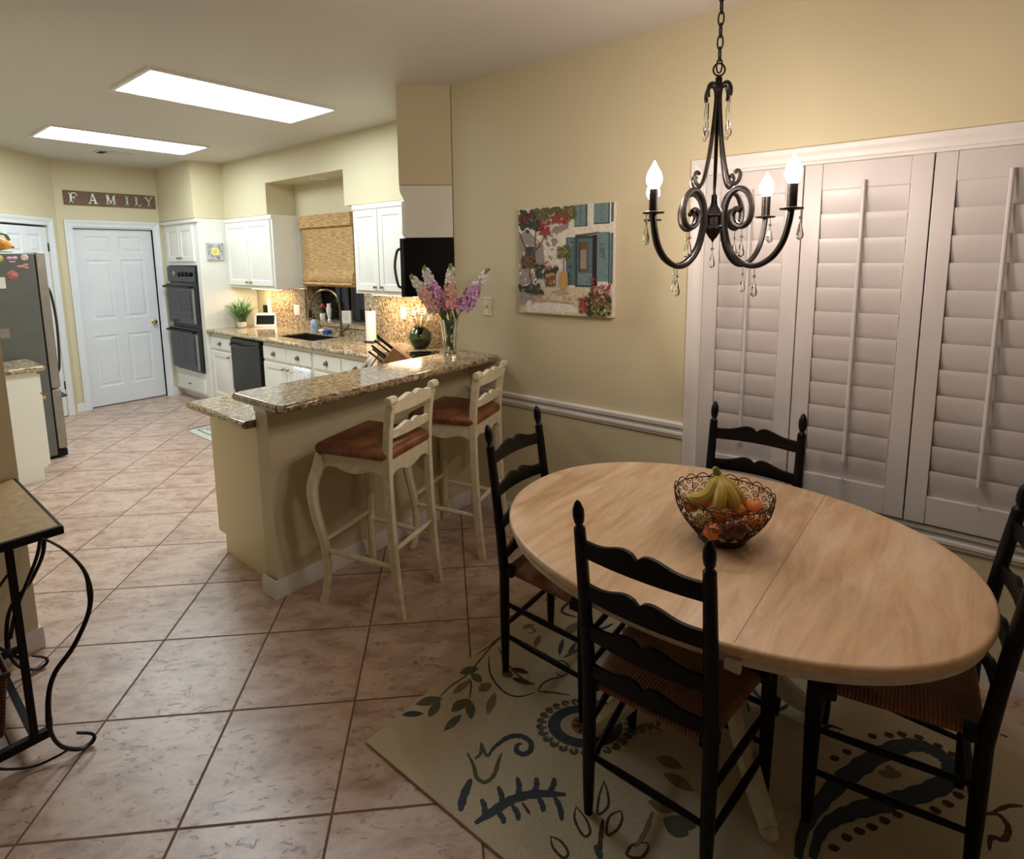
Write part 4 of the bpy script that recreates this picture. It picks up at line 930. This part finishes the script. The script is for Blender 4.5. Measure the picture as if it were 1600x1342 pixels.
def fruit(name,dx,dy,dz,rr,mat,label,cat,grp=None,sq=.93):
    r=thing(name,(BX+dx,BY+dy,BZ+dz),label,cat,grp); m=MB(); P=[]
    for k in range(13):
        a=-PI/2+PI*k/12; rad=rr*math.cos(a); z=rr*sq*math.sin(a)-(.10*rr*math.exp(-(rad/(.25*rr))**2)*math.copysign(1,math.sin(a)) ); P.append((max(rad,.0006),z))
    m.lathe(P,n=20).build('fruit_body',mat,r)
    MB().tube([(0,0,rr*sq*.86),(.001,0,rr*sq*.86+.007)],.0022,6).build('stem',plain('stem_brown',(80,66,36),.6) if 'stem_brown' not in bpy.data.materials else bpy.data.materials['stem_brown'],r)
G='fruit heaped in the wire bowl'
# camera direction from bowl is roughly (-.95,-.3); image right is (+.64,-.77)
fruit('tangerine',.0-.045,.09,.112,.028,ORG,'glossy tangerine at the left rim of the bowl under the green banana','tangerine',G)
fruit('apple',-.075,.040,.085,.033,PEAR,'pale yellow apple at the left front of the bowl','apple',G)
fruit('tangerine',-.098,-.002,.064,.029,ORG,'tangerine pressed against the front wire, lowest in view','tangerine',G)
fruit('tangerine',-.045,-.012,.104,.030,ORG,'tangerine in the middle below the bananas','tangerine',G)
fruit('apple',-.072,-.062,.083,.036,POM,'dusky red apple at the front right of the bowl','apple',G)
fruit('tangerine',.0,-.042,.108,.031,ORG,'tangerine just right of the bananas, behind the red apple','tangerine',G)
fruit('tangerine',.055,-.082,.108,.033,ORG,'bright tangerine at the right rear rim of the bowl','tangerine',G)
fruit('tangerine',-.005,-.105,.093,.030,ORG,'tangerine at the right rim of the bowl, lowest of the right pair','tangerine',G)
fruit('apple',.05,.06,.075,.037,APP,'red apple under the bananas at the back of the bowl','apple',G)
fruit('apple',-.03,-.03,.046,.034,PEAR,'pale apple at the bottom of the bowl','apple',G)
fruit('apple',.03,.0,.044,.034,APP,'red apple at the bottom of the bowl','apple',G)
r=thing('banana_bunch',(BX+.01,BY+.025,BZ+.20),'bunch of four yellow-green bananas on top of the fruit bowl','bananas')
U=Vector((.64,-.77,0)); Vv=Vector((-.76,-.64,0)) # image right / toward camera
def ban(P3,rr):
    P=smoothpath([U*a+Vv*b+Vector((0,0,c)) for a,b,c in P3],5); n_=len(P)
    R_=[]
    for i in range(n_):
        t=i/(n_-1); R_.append(rr*(.32 if t<.12 else min(1,.32+(t-.12)*4.5))*(1 if t<.85 else max(.25,1-(t-.85)*5)))
    o=MB().tube(P,R_,9).build('banana',BAN,r); return o
ban([(0,0,.018),(-.015,.02,-.01),(-.04,.03,-.045),(-.075,.025,-.062),(-.105,.01,-.058)],.021)
ban([(.0,0,.018),(-.0,.03,-.015),(-.012,.06,-.05),(-.022,.055,-.085),(-.045,.035,-.10)],.0225)
ban([(.004,0,.018),(.015,.03,-.015),(.03,.055,-.05),(.034,.05,-.080),(.024,.035,-.102)],.0225)
ban([(.006,-.003,.018),(.03,.01,-.012),(.055,.025,-.045),(.068,.02,-.075),(.064,.01,-.095)],.021)
MB().tube([U*0+Vector((0,0,.012)),U*-.006+Vector((0,0,.03)),U*-.012+Vector((0,0,.036))],[.014,.011,.008],8).build('crown',BANG,r)
# ================================================================ CHANDELIER
HX,HY,HZ=1.66,-1.39,1.80
c=thing('chandelier',(HX,HY,H),'dark iron four-arm candle chandelier with crystal drops over the table','chandelier',world=True)
MB().lathe([(.0,0),(.062,0),(.06,-.012),(.03,-.028),(.008,-.034)],(HX,HY,H-.0),24).build('canopy',IRON,c)
m=MB(); z=H-.034; k=0
while z>HZ+.475:
    P=[]
    for q in range(14):
        a=2*PI*q/14; u=.0085*math.cos(a); w=.021*math.sin(a); P.append((HX+(u if k%2 else 0),HY+(0 if k%2 else u),z-.021+w))
    m.tube(P,.0025,6,closed=True); z-=.034; k+=1
m.build('chain',IRON,c)
P=[(HX+.018*math.cos(2*PI*q/20)*.64,HY-.018*math.cos(2*PI*q/20)*.77,HZ+.458+.018*math.sin(2*PI*q/20)) for q in range(20)]; MB().tube(P,.003,6,closed=True).build('hanging_ring',IRON,c)
MB().lathe([(.004,.44),(.010,.435),(.011,.40),(.006,.395),(.0055,.085),(.010,.08),(.012,.06),(.014,.05),(.030,.028),(.036,.022),(.036,.018),(.026,.014),(.026,-.012),(.034,-.016),(.034,-.022),(.024,-.03),(.012,-.05),(.006,-.056),(.002,-.064)],(HX,HY,HZ),24).build('central_stem',IRON,c)
armP=[(.262,.024),(.256,-.02),(.240,-.072),(.208,-.114),(.158,-.138),(.108,-.128),(.065,-.085),(.044,-.02),(.042,.035),(.058,.076),(.088,.094),(.118,.080),(.136,.040),(.130,-.002),(.106,-.020),(.080,-.010),(.070,.016),(.082,.034),(.098,.028)]
strapP=[(.044,.372),(.046,.392),(.036,.412),(.018,.412),(.008,.385),(.011,.33),(.022,.24),(.036,.17),(.050,.125),(.068,.108),(.085,.115),(.092,.135),(.083,.148),(.072,.142)]
def drop(m,x,y,z,L=.085,mi=0):
    m.tube([(x,y,z),(x,y,z-.022)],.0012,4,1); m.ball((x,y,z-.022),.005,6,0)
    m.tube([(x,y,z-.022),(x,y,z-.034)],.001,4,1)
    m.lathe([(.001,0),(.004,-.008),(.0075,-.024),(.0105,-.036),(.009,-.046),(.001,-.051)],(x,y,z-.032),8,0)
for k in range(4):
    a=math.radians(70+90*k); d=Vector((math.cos(a),math.sin(a),0)); O=Vector((HX,HY,HZ))
    up=d.cross(Vector((0,0,1)))
    def RP(P,kk=5): return smoothpath([O+d*p+Vector((0,0,q)) for p,q in P],kk)
    arm=MB().tube(RP(armP),.0088,8).build('arm',IRON,c)
    MB().tube(RP(strapP),.0058,6).build('scroll_strap',IRON,c)
    q=O+d*.262
    cup_=MB().lathe([(.006,.015),(.030,.018),(.032,.022),(.012,.026)],tuple(q),20).build('drip_cup',IRON,c)
    MB().lathe([(.0135,.024),(.0135,.088),(.011,.091)],tuple(q),16).build('candle_sleeve',IRON,c)
    MB().lathe([(.009,.088),(.0165,.097),(.0225,.110),(.0225,.121),(.0185,.136),(.0105,.150),(.0042,.161),(.0012,.168)],tuple(q),16).build('bulb',BULBM,c)
    for P_,rr,zz in (('a',.29,.016),('b',.156,-.148),('c',.106,-.03)):
        m=MB(); p=O+d*rr; drop(m,p.x,p.y,HZ+zz); m.build('crystal_drop',[CRYS,NICK],c)
    m=MB(); p=O+d*.046; x,y,z=p.x,p.y,HZ+.37; m.tube([(x,y,z),(x,y,z-.012)],.001,4,1); m.lathe([(.001,0),(.0045,-.004),(.0045,-.075),(.001,-.08)],(x,y,z-.012),6,0); m.ball((x,y,z-.105),(.008,.008,.013),6,0); m.build('crystal_drop',[CRYS,NICK],c)
m=MB(); drop(m,HX,HY,HZ-.064); m.build('crystal_drop',[CRYS,NICK],c)
# ================================================================ FLOWERS ON THE BAR
VX,VY,VZ=2.345,.47,1.0712
r=thing('glass_vase',(VX,VY,VZ),'clear fluted glass vase on the raised bar','vase')
m=MB(); n=48; vs=[];fs=[]; lv=[(0,.040),(.006,.041),(.035,.038),(.12,.043),(.19,.051),(.245,.061)]
for zi,rr in lv:
    for k in range(n): a=2*PI*k/n; q=rr*(1+.045*math.cos(12*a)*(1 if zi>.006 else .3)); vs.append((q*math.cos(a),q*math.sin(a),zi))
inn=[(.245,.058),(.19,.048),(.12,.039),(.035,.034),(.02,.032)]
for zi,rr in inn:
    for k in range(n): a=2*PI*k/n; vs.append((rr*math.cos(a),rr*math.sin(a),zi))
L=len(lv)+len(inn)
for i in range(L-1):
    for k in range(n): a=i*n+k;b=i*n+(k+1)%n; fs.append((a,b,b+n,a+n))
fs.append(tuple(range(n))[::-1]); fs.append(tuple(range((L-1)*n,L*n))); m.add(vs,fs); m.build('vase_body',GLASS,r,ang=50)
PK=[plain('petal_'+k,cc,.55,var=.14,sc=60) for k,cc in (('peach',(250,192,178)),('pink',(246,168,174)),('lilac',(216,174,216)),('blush',(252,232,226)),('bud',(130,156,92)))]
STEMG=plain('stem_green',(58,104,44),.5,var=.2)
def stalk(tip,seq,label,bend=0,seed=1):
    random.seed(seed); r=thing('flower_stalk',(VX,VY,VZ),label,'flower','snapdragon stalks in the glass vase')
    tp=U*tip[0]+Vv*tip[1]+Vector((0,0,tip[2])); b=U*(-tip[0]*.12)+Vv*0+Vector((0,0,.022))
    mid=U*tip[0]*.18+Vv*tip[1]*.2+Vector((0,0,.24)); P=smoothpath([b,mid,mid.lerp(tp,.5)+Vector((0,0,.01)),tp],8)
    n_=len(P); MB().tube(P,[.0045-.003*i/n_ for i in range(n_)],7).build('stem',STEMG,r)
    m=MB()
    def petalflower(c,s,mi,nrm):
        q=Vector((0,0,1)).rotation_difference(nrm).to_matrix()
        for k in range(6):
            a=2*PI*k/6+random.uniform(-.3,.3); vs=[]; w=.62*s
            for (rad,ang_,h) in ((0.1,0,0),(.55,-.42,.18),(1.0,-.30,.34+random.uniform(-.15,.2)),(1.12,0,.22+random.uniform(-.15,.2)),(1.0,.30,.34+random.uniform(-.15,.2)),(.55,.42,.18)):
                vs.append(tuple(c+q@Vector((s*rad*math.cos(a+ang_*1.3),s*rad*math.sin(a+ang_*1.3),s*h))))
            m.add(vs,[(0,1,2),(0,2,3),(0,3,4),(0,4,5)],mi)
        m.ball(tuple(c),(s*.38,)*3,6,mi)
    start=.46
    for k in range(50):
        t=start+(1-start)*(k/50); i=min(n_-2,int(t*(n_-1))); f=t*(n_-1)-i; p=P[i].lerp(P[i+1],f); ax=(P[i+1]-P[i]).normalized()
        a=k*2.4; o=ax.orthogonal().normalized(); o2=ax.cross(o); dr=(o*math.cos(a)+o2*math.sin(a)+ax*.25).normalized()
        tt=(t-start)/(1-start); s=.036*(1-tt**1.4*.72)*random.uniform(.8,1.15)
        if tt>.84: 
            m.ball(tuple(p+dr*s*.6),(s*.42,s*.42,s*.9),6,4); continue
        mi=seq[min(len(seq)-1,int(tt/.84*len(seq)))]
        petalflower(p+dr*s*.85,s,mi,dr)
    m.build('blossoms',PK,r,smooth=False)
    m=MB()
    for k in range(5):
        t=.12+.055*k; i=int(t*(n_-1)); p=P[i]; leafblade(m,tuple(p),random.uniform(0,6.3),random.uniform(.08,.13),.022,.35)
    m.build('leaves',STEMG,r,smooth=False)
stalk((-.235,.0,.52),[0,0,0,3,3],'peach snapdragon stalk leaning farthest left in the vase',seed=1)
stalk((-.155,-.03,.575),[2,2,2,3,3],'lilac and white snapdragon stalk behind the leaning peach one',seed=2)
stalk((.015,.0,.585),[1,0,0,3,3],'upright coral pink snapdragon stalk in the middle of the vase',seed=3)
stalk((.25,.0,.555),[2,2,2,3,3],'lilac snapdragon stalk leaning right in the vase',seed=4)
# ================================================================ RUG
r=thing('area_rug',(1.63,-1.74,0),'cream area rug with slate blue and brown floral scrolls under the table','rug',world=True)
RJ=json.loads('''[[[0,0.02,[[1.105,-0.892],[1.143,-0.889],[1.2,-0.9],[1.233,-0.932],[1.234,-0.973],[1.207,-0.993],[1.179,-0.984],[1.175,-0.957],[1.197,-0.945],[1.21,-0.955]]],[0,0.026,[[0.895,-0.956],[0.937,-0.93],[0.997,-0.907]]],[1,0.014,[[1.062,-0.83],[1.039,-0.881],[1.013,-0.917],[1.017,-0.951],[1.056,-0.956],[1.107,-0.934],[1.137,-0.923]]],[1,0.012,[[1.124,-0.84],[1.091,-0.867],[1.06,-0.868]]],[1,0.012,[[1.124,-0.84],[1.096,-0.888],[1.114,-0.895]]],[0,0.03,[[0.895,-1.016],[0.962,-1.035],[1.032,-1.06],[1.091,-1.106],[1.145,-1.177]]],[0,0.018,[[0.93,-1.021],[0.952,-1.005],[0.966,-0.979]]],[0,0.018,[[0.987,-1.045],[1.013,-1.024],[1.032,-0.992]]],[0,0.018,[[1.04,-1.064],[1.072,-1.048],[1.097,-1.02]]],[0,0.018,[[1.079,-1.095],[1.111,-1.088],[1.136,-1.069]]],[0,0.018,[[1.112,-1.132],[1.145,-1.129],[1.171,-1.116]]],[0,0.018,[[0.965,-1.042],[0.961,-1.069],[0.948,-1.085]]],[0,0.018,[[1.01,-1.067],[1.001,-1.095],[0.984,-1.112]]],[0,0.018,[[1.083,-1.113],[1.071,-1.139],[1.053,-1.155]]],[0,0.018,[[1.118,-1.151],[1.096,-1.188],[1.066,-1.214]]],[2,0.01,[[1.037,-1.087],[1.022,-1.128]]],[2,0.007,[[1.153,-0.58],[1.247,-0.57],[1.343,-0.578],[1.527,-0.546],[1.656,-0.543]]],[2,0.007,[[1.365,-0.515],[1.474,-0.533],[1.6,-0.544]]],[2,0.007,[[1.246,-0.674],[1.308,-0.624],[1.322,-0.597]]],[2,0.008,[[1.544,-0.568],[1.488,-0.663],[1.458,-0.767],[1.466,-0.825]]],[2,0.008,[[1.476,-0.574],[1.399,-0.647],[1.359,-0.741],[1.37,-0.809],[1.43,-0.851]]],[2,0.008,[[1.441,-0.855],[1.487,-0.847],[1.536,-0.863],[1.568,-0.891]]],[2,0.008,[[1.441,-0.855],[1.473,-0.905],[1.506,-0.967]]],[1,0.008,[[1.7,-0.583],[1.736,-0.599],[1.729,-0.634],[1.693,-0.617]]],[1,0.01,[[1.596,-0.822],[1.642,-0.83],[1.636,-0.872],[1.595,-0.892],[1.567,-0.879],[1.572,-0.851]]],[2,0.008,[[1.131,-1.224],[1.094,-1.242],[1.068,-1.289],[1.09,-1.298],[1.116,-1.269],[1.131,-1.224]]],[2,0.008,[[1.263,-1.248],[1.206,-1.262],[1.152,-1.288],[1.193,-1.3],[1.231,-1.279],[1.263,-1.248]]],[2,0.008,[[1.207,-1.337],[1.167,-1.319],[1.114,-1.34],[1.146,-1.356],[1.184,-1.353],[1.207,-1.337]]],[2,0.008,[[1.006,-1.214],[0.984,-1.238],[0.978,-1.276],[0.999,-1.28],[1.013,-1.245],[1.006,-1.214]]],[2,0.008,[[1.169,-1.443],[1.134,-1.412],[1.099,-1.413],[1.115,-1.445],[1.148,-1.452],[1.169,-1.443]]],[2,0.014,[[1.039,-1.357],[1.089,-1.333],[1.148,-1.308]]],[0,0.02,[[1.067,-1.329],[1.044,-1.362]]],[3,0.014,[[1.265,-1.414],[1.192,-1.424],[1.132,-1.421]]],[3,0.012,[[1.392,-1.206],[1.489,-1.224],[1.561,-1.259],[1.564,-1.316]]],[0,0.055,[[1.393,-1.79],[1.494,-1.783],[1.645,-1.811],[1.787,-1.858],[1.946,-1.928],[2.05,-2.002],[2.068,-2.065],[2.032,-2.111],[1.942,-2.097],[1.83,-2.028],[1.731,-1.95],[1.624,-1.871],[1.529,-1.826],[1.417,-1.82]]],[3,0.03,[[1.906,-1.955],[1.851,-1.96]]],[3,0.03,[[1.847,-1.932],[1.895,-1.985]]],[2,0.016,[[1.976,-1.811],[1.964,-1.767],[1.924,-1.761],[1.922,-1.787],[1.956,-1.801]]],[2,0.016,[[1.88,-2.187],[1.91,-2.224],[1.879,-2.247],[1.823,-2.236],[1.808,-2.208],[1.757,-2.203]]],[2,0.012,[[1.911,-2.214],[1.965,-2.25],[1.993,-2.284]]],[2,0.01,[[2.297,-2.238],[2.298,-2.26]]]],[[1,0.05,[[1.095,-0.528],[1.181,-0.593]]],[0,0.03,[[1.028,-0.524],[1.084,-0.589]]],[1,0.04,[[1.086,-0.615],[1.165,-0.595]]],[1,0.05,[[1.32,-0.549],[1.392,-0.591]]],[1,0.04,[[1.35,-0.586],[1.339,-0.652]]],[3,0.035,[[1.224,-0.606],[1.323,-0.61]]],[1,0.05,[[1.157,-0.664],[1.243,-0.67]]],[1,0.04,[[1.243,-0.67],[1.176,-0.745]]],[1,0.035,[[1.077,-0.704],[1.172,-0.702]]],[3,0.035,[[1.232,-0.777],[1.333,-0.73]]],[3,0.05,[[1.297,-0.675],[1.359,-0.688]]],[1,0.05,[[1.518,-0.509],[1.607,-0.538]]],[1,0.045,[[1.44,-0.675],[1.438,-0.73]]],[2,0.03,[[1.478,-0.698],[1.497,-0.77]]],[2,0.03,[[1.432,-0.734],[1.459,-0.817]]],[0,0.022,[[1.664,-0.808],[1.765,-0.762]]],[0,0.022,[[1.688,-0.838],[1.778,-0.82]]],[1,0.02,[[1.661,-0.83],[1.764,-0.855]]],[3,0.03,[[1.639,-0.699],[1.722,-0.667]]],[3,0.03,[[1.714,-0.572],[1.766,-0.607]]],[1,0.08,[[1.262,-1.449],[1.265,-1.526]]],[3,0.05,[[1.286,-1.388],[1.309,-1.469]]],[3,0.05,[[1.448,-1.34],[1.469,-1.429]]],[3,0.05,[[1.409,-1.384],[1.41,-1.486]]],[1,0.05,[[1.286,-1.478],[1.301,-1.535]]],[3,0.02,[[1.422,-1.209],[1.456,-1.2]]],[3,0.02,[[1.451,-1.226],[1.486,-1.216]]],[3,0.02,[[1.481,-1.242],[1.516,-1.233]]],[3,0.02,[[1.512,-1.259],[1.547,-1.25]]],[3,0.02,[[1.542,-1.276],[1.579,-1.267]]],[3,0.02,[[1.573,-1.293],[1.611,-1.284]]],[2,0.035,[[1.83,-1.797],[1.814,-1.817]]],[2,0.035,[[1.885,-1.825],[1.869,-1.845]]],[2,0.035,[[1.948,-1.848],[1.93,-1.867]]],[2,0.035,[[2.016,-1.883],[1.998,-1.902]]],[2,0.035,[[2.059,-1.928],[2.039,-1.947]]],[2,0.035,[[2.092,-1.962],[2.072,-1.981]]],[2,0.035,[[2.113,-2.01],[2.093,-2.027]]],[2,0.035,[[2.11,-2.063],[2.091,-2.08]]],[2,0.035,[[2.099,-2.104],[2.08,-2.12]]],[2,0.035,[[2.065,-2.127],[2.047,-2.142]]],[2,0.035,[[1.496,-1.853],[1.479,-1.869]]],[2,0.035,[[1.554,-1.876],[1.535,-1.892]]],[2,0.035,[[1.599,-1.902],[1.579,-1.917]]],[2,0.035,[[1.637,-1.929],[1.617,-1.944]]],[2,0.035,[[1.684,-1.955],[1.663,-1.97]]],[2,0.035,[[1.731,-1.983],[1.709,-1.997]]],[2,0.035,[[1.82,-2.071],[1.797,-2.084]]],[2,0.035,[[1.87,-2.1],[1.846,-2.113]]],[2,0.035,[[1.926,-2.124],[1.901,-2.137]]]],[["medal",[1.4,-1.078]]]]''')
m=MB(); m.bx(.872,2.40,-2.96,-.52,0,.0115,4); 
zl=[.0117]
def stroke(ci,w,P,close=False):
    zl[0]+=.000012
    P=smoothpath([(x,y,0) for x,y in P],5); n_=len(P); vs=[]
    for i,p in enumerate(P):
        t=(P[min(i+1,n_-1)]-P[max(i-1,0)]); t.normalize(); s_=Vector((-t.y,t.x,0)); k=min(1,.35+3*min(i,n_-1-i)/n_); ww=w*.5*k*(1+.12*math.sin(i*2.3))
        for q in (p-s_*ww,p+s_*ww): vs.append((min(2.39,max(.88,q.x)),min(-.53,max(-2.95,q.y)),zl[0]))
    m.add(vs,[(2*i,2*i+2,2*i+3,2*i+1) for i in range(n_-1)],ci)
def leaf(ci,w,a,b):
    zl[0]+=.000012; a=Vector((*a,0)); b=Vector((*b,0)); d=b-a; s_=Vector((-d.y,d.x,0)).normalized(); vs=[]
    N_=8; L_=[];R_=[]
    for i in range(N_+1):
        t=i/N_; p=a+d*t; ww=w*.5*math.sin(PI*t)**.8+.0005; L_.append(p+s_*ww); R_.append(p-s_*ww*.8)
    for q in L_+R_[::-1]: vs.append((min(2.39,max(.88,q.x)),min(-.53,max(-2.95,q.y)),zl[0]))
    m.add(vs,[(i,i+1,2*N_+1-i-1,2*N_+1-i) for i in range(N_)][::1],ci)
def ell(cx,cy,rx,ry,rot,ci,n=36):
    zl[0]+=.000012; vs=[]
    for k in range(n): a=2*PI*k/n; x=rx*math.cos(a);y=ry*math.sin(a); vs.append((cx+x*math.cos(rot)-y*math.sin(rot),cy+x*math.sin(rot)+y*math.cos(rot),zl[0]))
    m.add(vs,[tuple(range(n))],ci)
for ci,w,P in RJ[0]: stroke(ci,w,P)
for ci,w,P in RJ[1]: leaf(ci,w,P[0],P[1])
def medallion(cx,cy,rx,ry,rot):
    n=26
    for k in range(n):
        a=2*PI*k/n; pts=[]
        for f,o in ((1.12,0),(1.28,.05),(1.38,.0),(1.32,-.07),(1.22,-.05)):
            x=rx*f*math.cos(a+o);y=ry*f*math.sin(a+o); pts.append((cx+x*math.cos(rot)-y*math.sin(rot),cy+x*math.sin(rot)+y*math.cos(rot)))
        stroke(1,.012,pts)
    ell(cx,cy,rx*1.08,ry*1.08,rot,0); ell(cx,cy,rx*.72,ry*.68,rot,4); ell(cx,cy,rx*.40,ry*.5,rot,3)
    for k in range(8):
        a=2*PI*k/8; leaf(2,.016,(cx,cy),(cx+rx*.36*math.cos(a),cy+rx*.36*math.sin(a)))
medallion(1.415,-1.085,.125,.088,-.85)
random.seed(31)
for cx,cy in ((2.1,-.75),(2.15,-2.6),(1.25,-2.6),(2.1,-1.5)):
    for k in range(6):
        a=k*1.05+cx; stroke(random.choice((0,1,2)),.014,[(cx,cy),(cx+.12*math.cos(a),cy+.12*math.sin(a)),(cx+.2*math.cos(a+.5),cy+.2*math.sin(a+.5)),(cx+.17*math.cos(a+.9),cy+.17*math.sin(a+.9))]); leaf(random.choice((1,3)),.05,(cx+.2*math.cos(a),cy+.2*math.sin(a)),(cx+.3*math.cos(a),cy+.3*math.sin(a)))
m.build('rug_pile',RUG,r,smooth=False)
# ================================================================ BAKER'S RACK (left foreground)
r=thing('bakers_rack',(-.1,.68,0),'wrought iron rack with tan wooden top and scrolled legs in the left foreground','rack',world=True)
zt=.795; RX=.262; RY0,RY1=.33,1.015
MB().bx(-.75,RX-.004,RY0+.004,RY1,zt-.012,zt).build('wooden_top',plain('rack_top_tan',(178,148,100),.5,var=.08,sc=30,bump=.1),r)
m=MB(); m.bx(-.76,RX,RY0-.012,RY0+.004,zt-.03,zt+.001); m.bx(RX-.004,RX+.008,RY0-.012,RY1,zt-.03,zt-.001); m.bx(-.76,RX,RY1,RY1+.012,zt-.03,zt-.001); m.build('top_edge_frame',BLACK,r,bevel=.003)
for (x,y) in ((.121,RY0+.0),(.121,RY1-.05),(-.68,RY0+.03),(-.68,RY1-.05)): MB().bx(x-.011,x+.011,y-.011,y+.011,.06,zt-.03).build('corner_post',BLACK,r,bevel=.003)
m=MB(); m.bx(-.70,RX-.095,RY0-.012,RY0+.012,.055,.085); m.bx(-.70,RX-.06,RY1-.06,RY1-.04,.055,.08); m.bx(.112,.132,RY0+.0,RY1-.05,.06,.08)
for k in range(14): x=-.66+k*.06; m.tube([(x,RY0+.03,.074),(x,RY1-.05,.074)],.003,5)
m.build('bottom_shelf',BLACK,r)
S=[(.207,.32,.775),(.26,.31,.713),(.305,.295,.624),(.313,.28,.538),(.297,.27,.465),(.244,.26,.378),(.184,.25,.32),(.158,.245,.247),(.151,.24,.135),(.172,.24,.058),(.22,.235,.0125),(.26,.235,.013),(.262,.237,.04),(.22,.24,.073)]
for dy in (0,.62):
    P=smoothpath([(x,y+dy,z) for x,y,z in S],6); n_=len(P)
    MB().tube(P,[.0065+.0045*math.sin(PI*i/n_) for i in range(n_)],8,fy=.6,up=(0,0,1)).build('scroll_leg',IRON,r)
for PP,w in (([(.205,.325,.775),(.19,.33,.71),(.15,.33,.62),(.115,.33,.54),(.095,.33,.46)],.006),([(-.2,.33,.70),(-.05,.33,.55),(.02,.33,.5),(.11,.33,.38)],.005),([(-.2,.33,.3),(-.06,.33,.52),(.04,.33,.6),(.11,.33,.68)],.005),([(.0,.33,.06),(.03,.30,.04),(.10,.27,.015),(.16,.25,.02),(.20,.24,.03)],.004),([(.12,.96,.6),(.08,.96,.4),(.1,.96,.2),(.12,.96,.1)],.005)):
    MB().tube(smoothpath(PP,6),w,6).build('scroll_brace',IRON,r)
r=thing('wicker_basket',(-.045,.62,.080),'dark brown wicker basket on the lower shelf of the iron rack','basket')
def wick():
    q=N('dark_wicker'); v=q.tc(); sx=q.n('ShaderNodeSeparateXYZ'); q.l(v,sx.inputs[0]); s_=q.math('SINE',q.math('MULTIPLY',sx.outputs[2],500)); w=q.math('SINE',q.math('MULTIPLY',q.math('ADD',sx.outputs[0],sx.outputs[1]),260)); f=q.math('MULTIPLY',s_,w)
    q.col(q.ramp(q.math('MULTIPLY_ADD',f,.5,.5),[(.1,(44,20,12)),(.9,(112,62,40))])); q.set(rough=.6); q.bump(f,.6,.004); return q.m
m=MB(); m.ext([(-.42,-.22,0),(.10,-.22,0),(.13,-.22,.22),(-.45,-.22,.22)],(0,.42,0)); m.build('woven_body',wick(),r,bevel=.01)
MB().tube([(-.45,-.22,.222),(.13,-.22,.222),(.13,.2,.222),(-.45,.2,.222)],.011,8,closed=True).build('rim',plain('wicker_rim',(60,30,18),.6),r)
r=thing('wire_ornament',(.03,.46,.796),'black wire curl ornament standing on the rack top at the left edge','ornament')
MB().tube(smoothpath([(-.10,0,.004),(-.04,0,.01),(.0,0,.04),(.0,0,.08),(-.03,0,.10),(-.06,0,.09)],6),.0035,6).build('curl',IRON,r)
# ================================================================ UNDER-CABINET LAMPS (real fittings)
for (x,y,z,sx,sy,rz_,lab,pw_) in ((3.16,4.2,1.382,.05,.6,0,'slim warm lamp strip under the left upper cabinet',3.2),(3.16,1.95,1.382,.05,.6,0,'slim warm lamp strip under the upper cabinet beside the microwave',3.6)):
    r=thing('under_cabinet_light',(x,y,z),lab,'light','under-cabinet lamp strips')
    MB().bx(-.03,.03,-.31,.31,-.016,.001).build('housing',PLAS,r)
    MB().bx(-.02,.02,-.3,.3,-.018,-.016).build('lamp_strip',emis('warm_strip_%d'%int(y*10),(255,222,182),52),r)
p=dg(.39,.2,1.436)
r=thing('microwave_task_light',p,'small warm task light under the microwave','light')
MB().bx(-.05,.05,-.03,.03,-.004,0).build('lens',emis('warm_task',(255,222,182),110),r)
for o in bpy.data.objects:
    if '_w' in o.keys(): del o['_w']
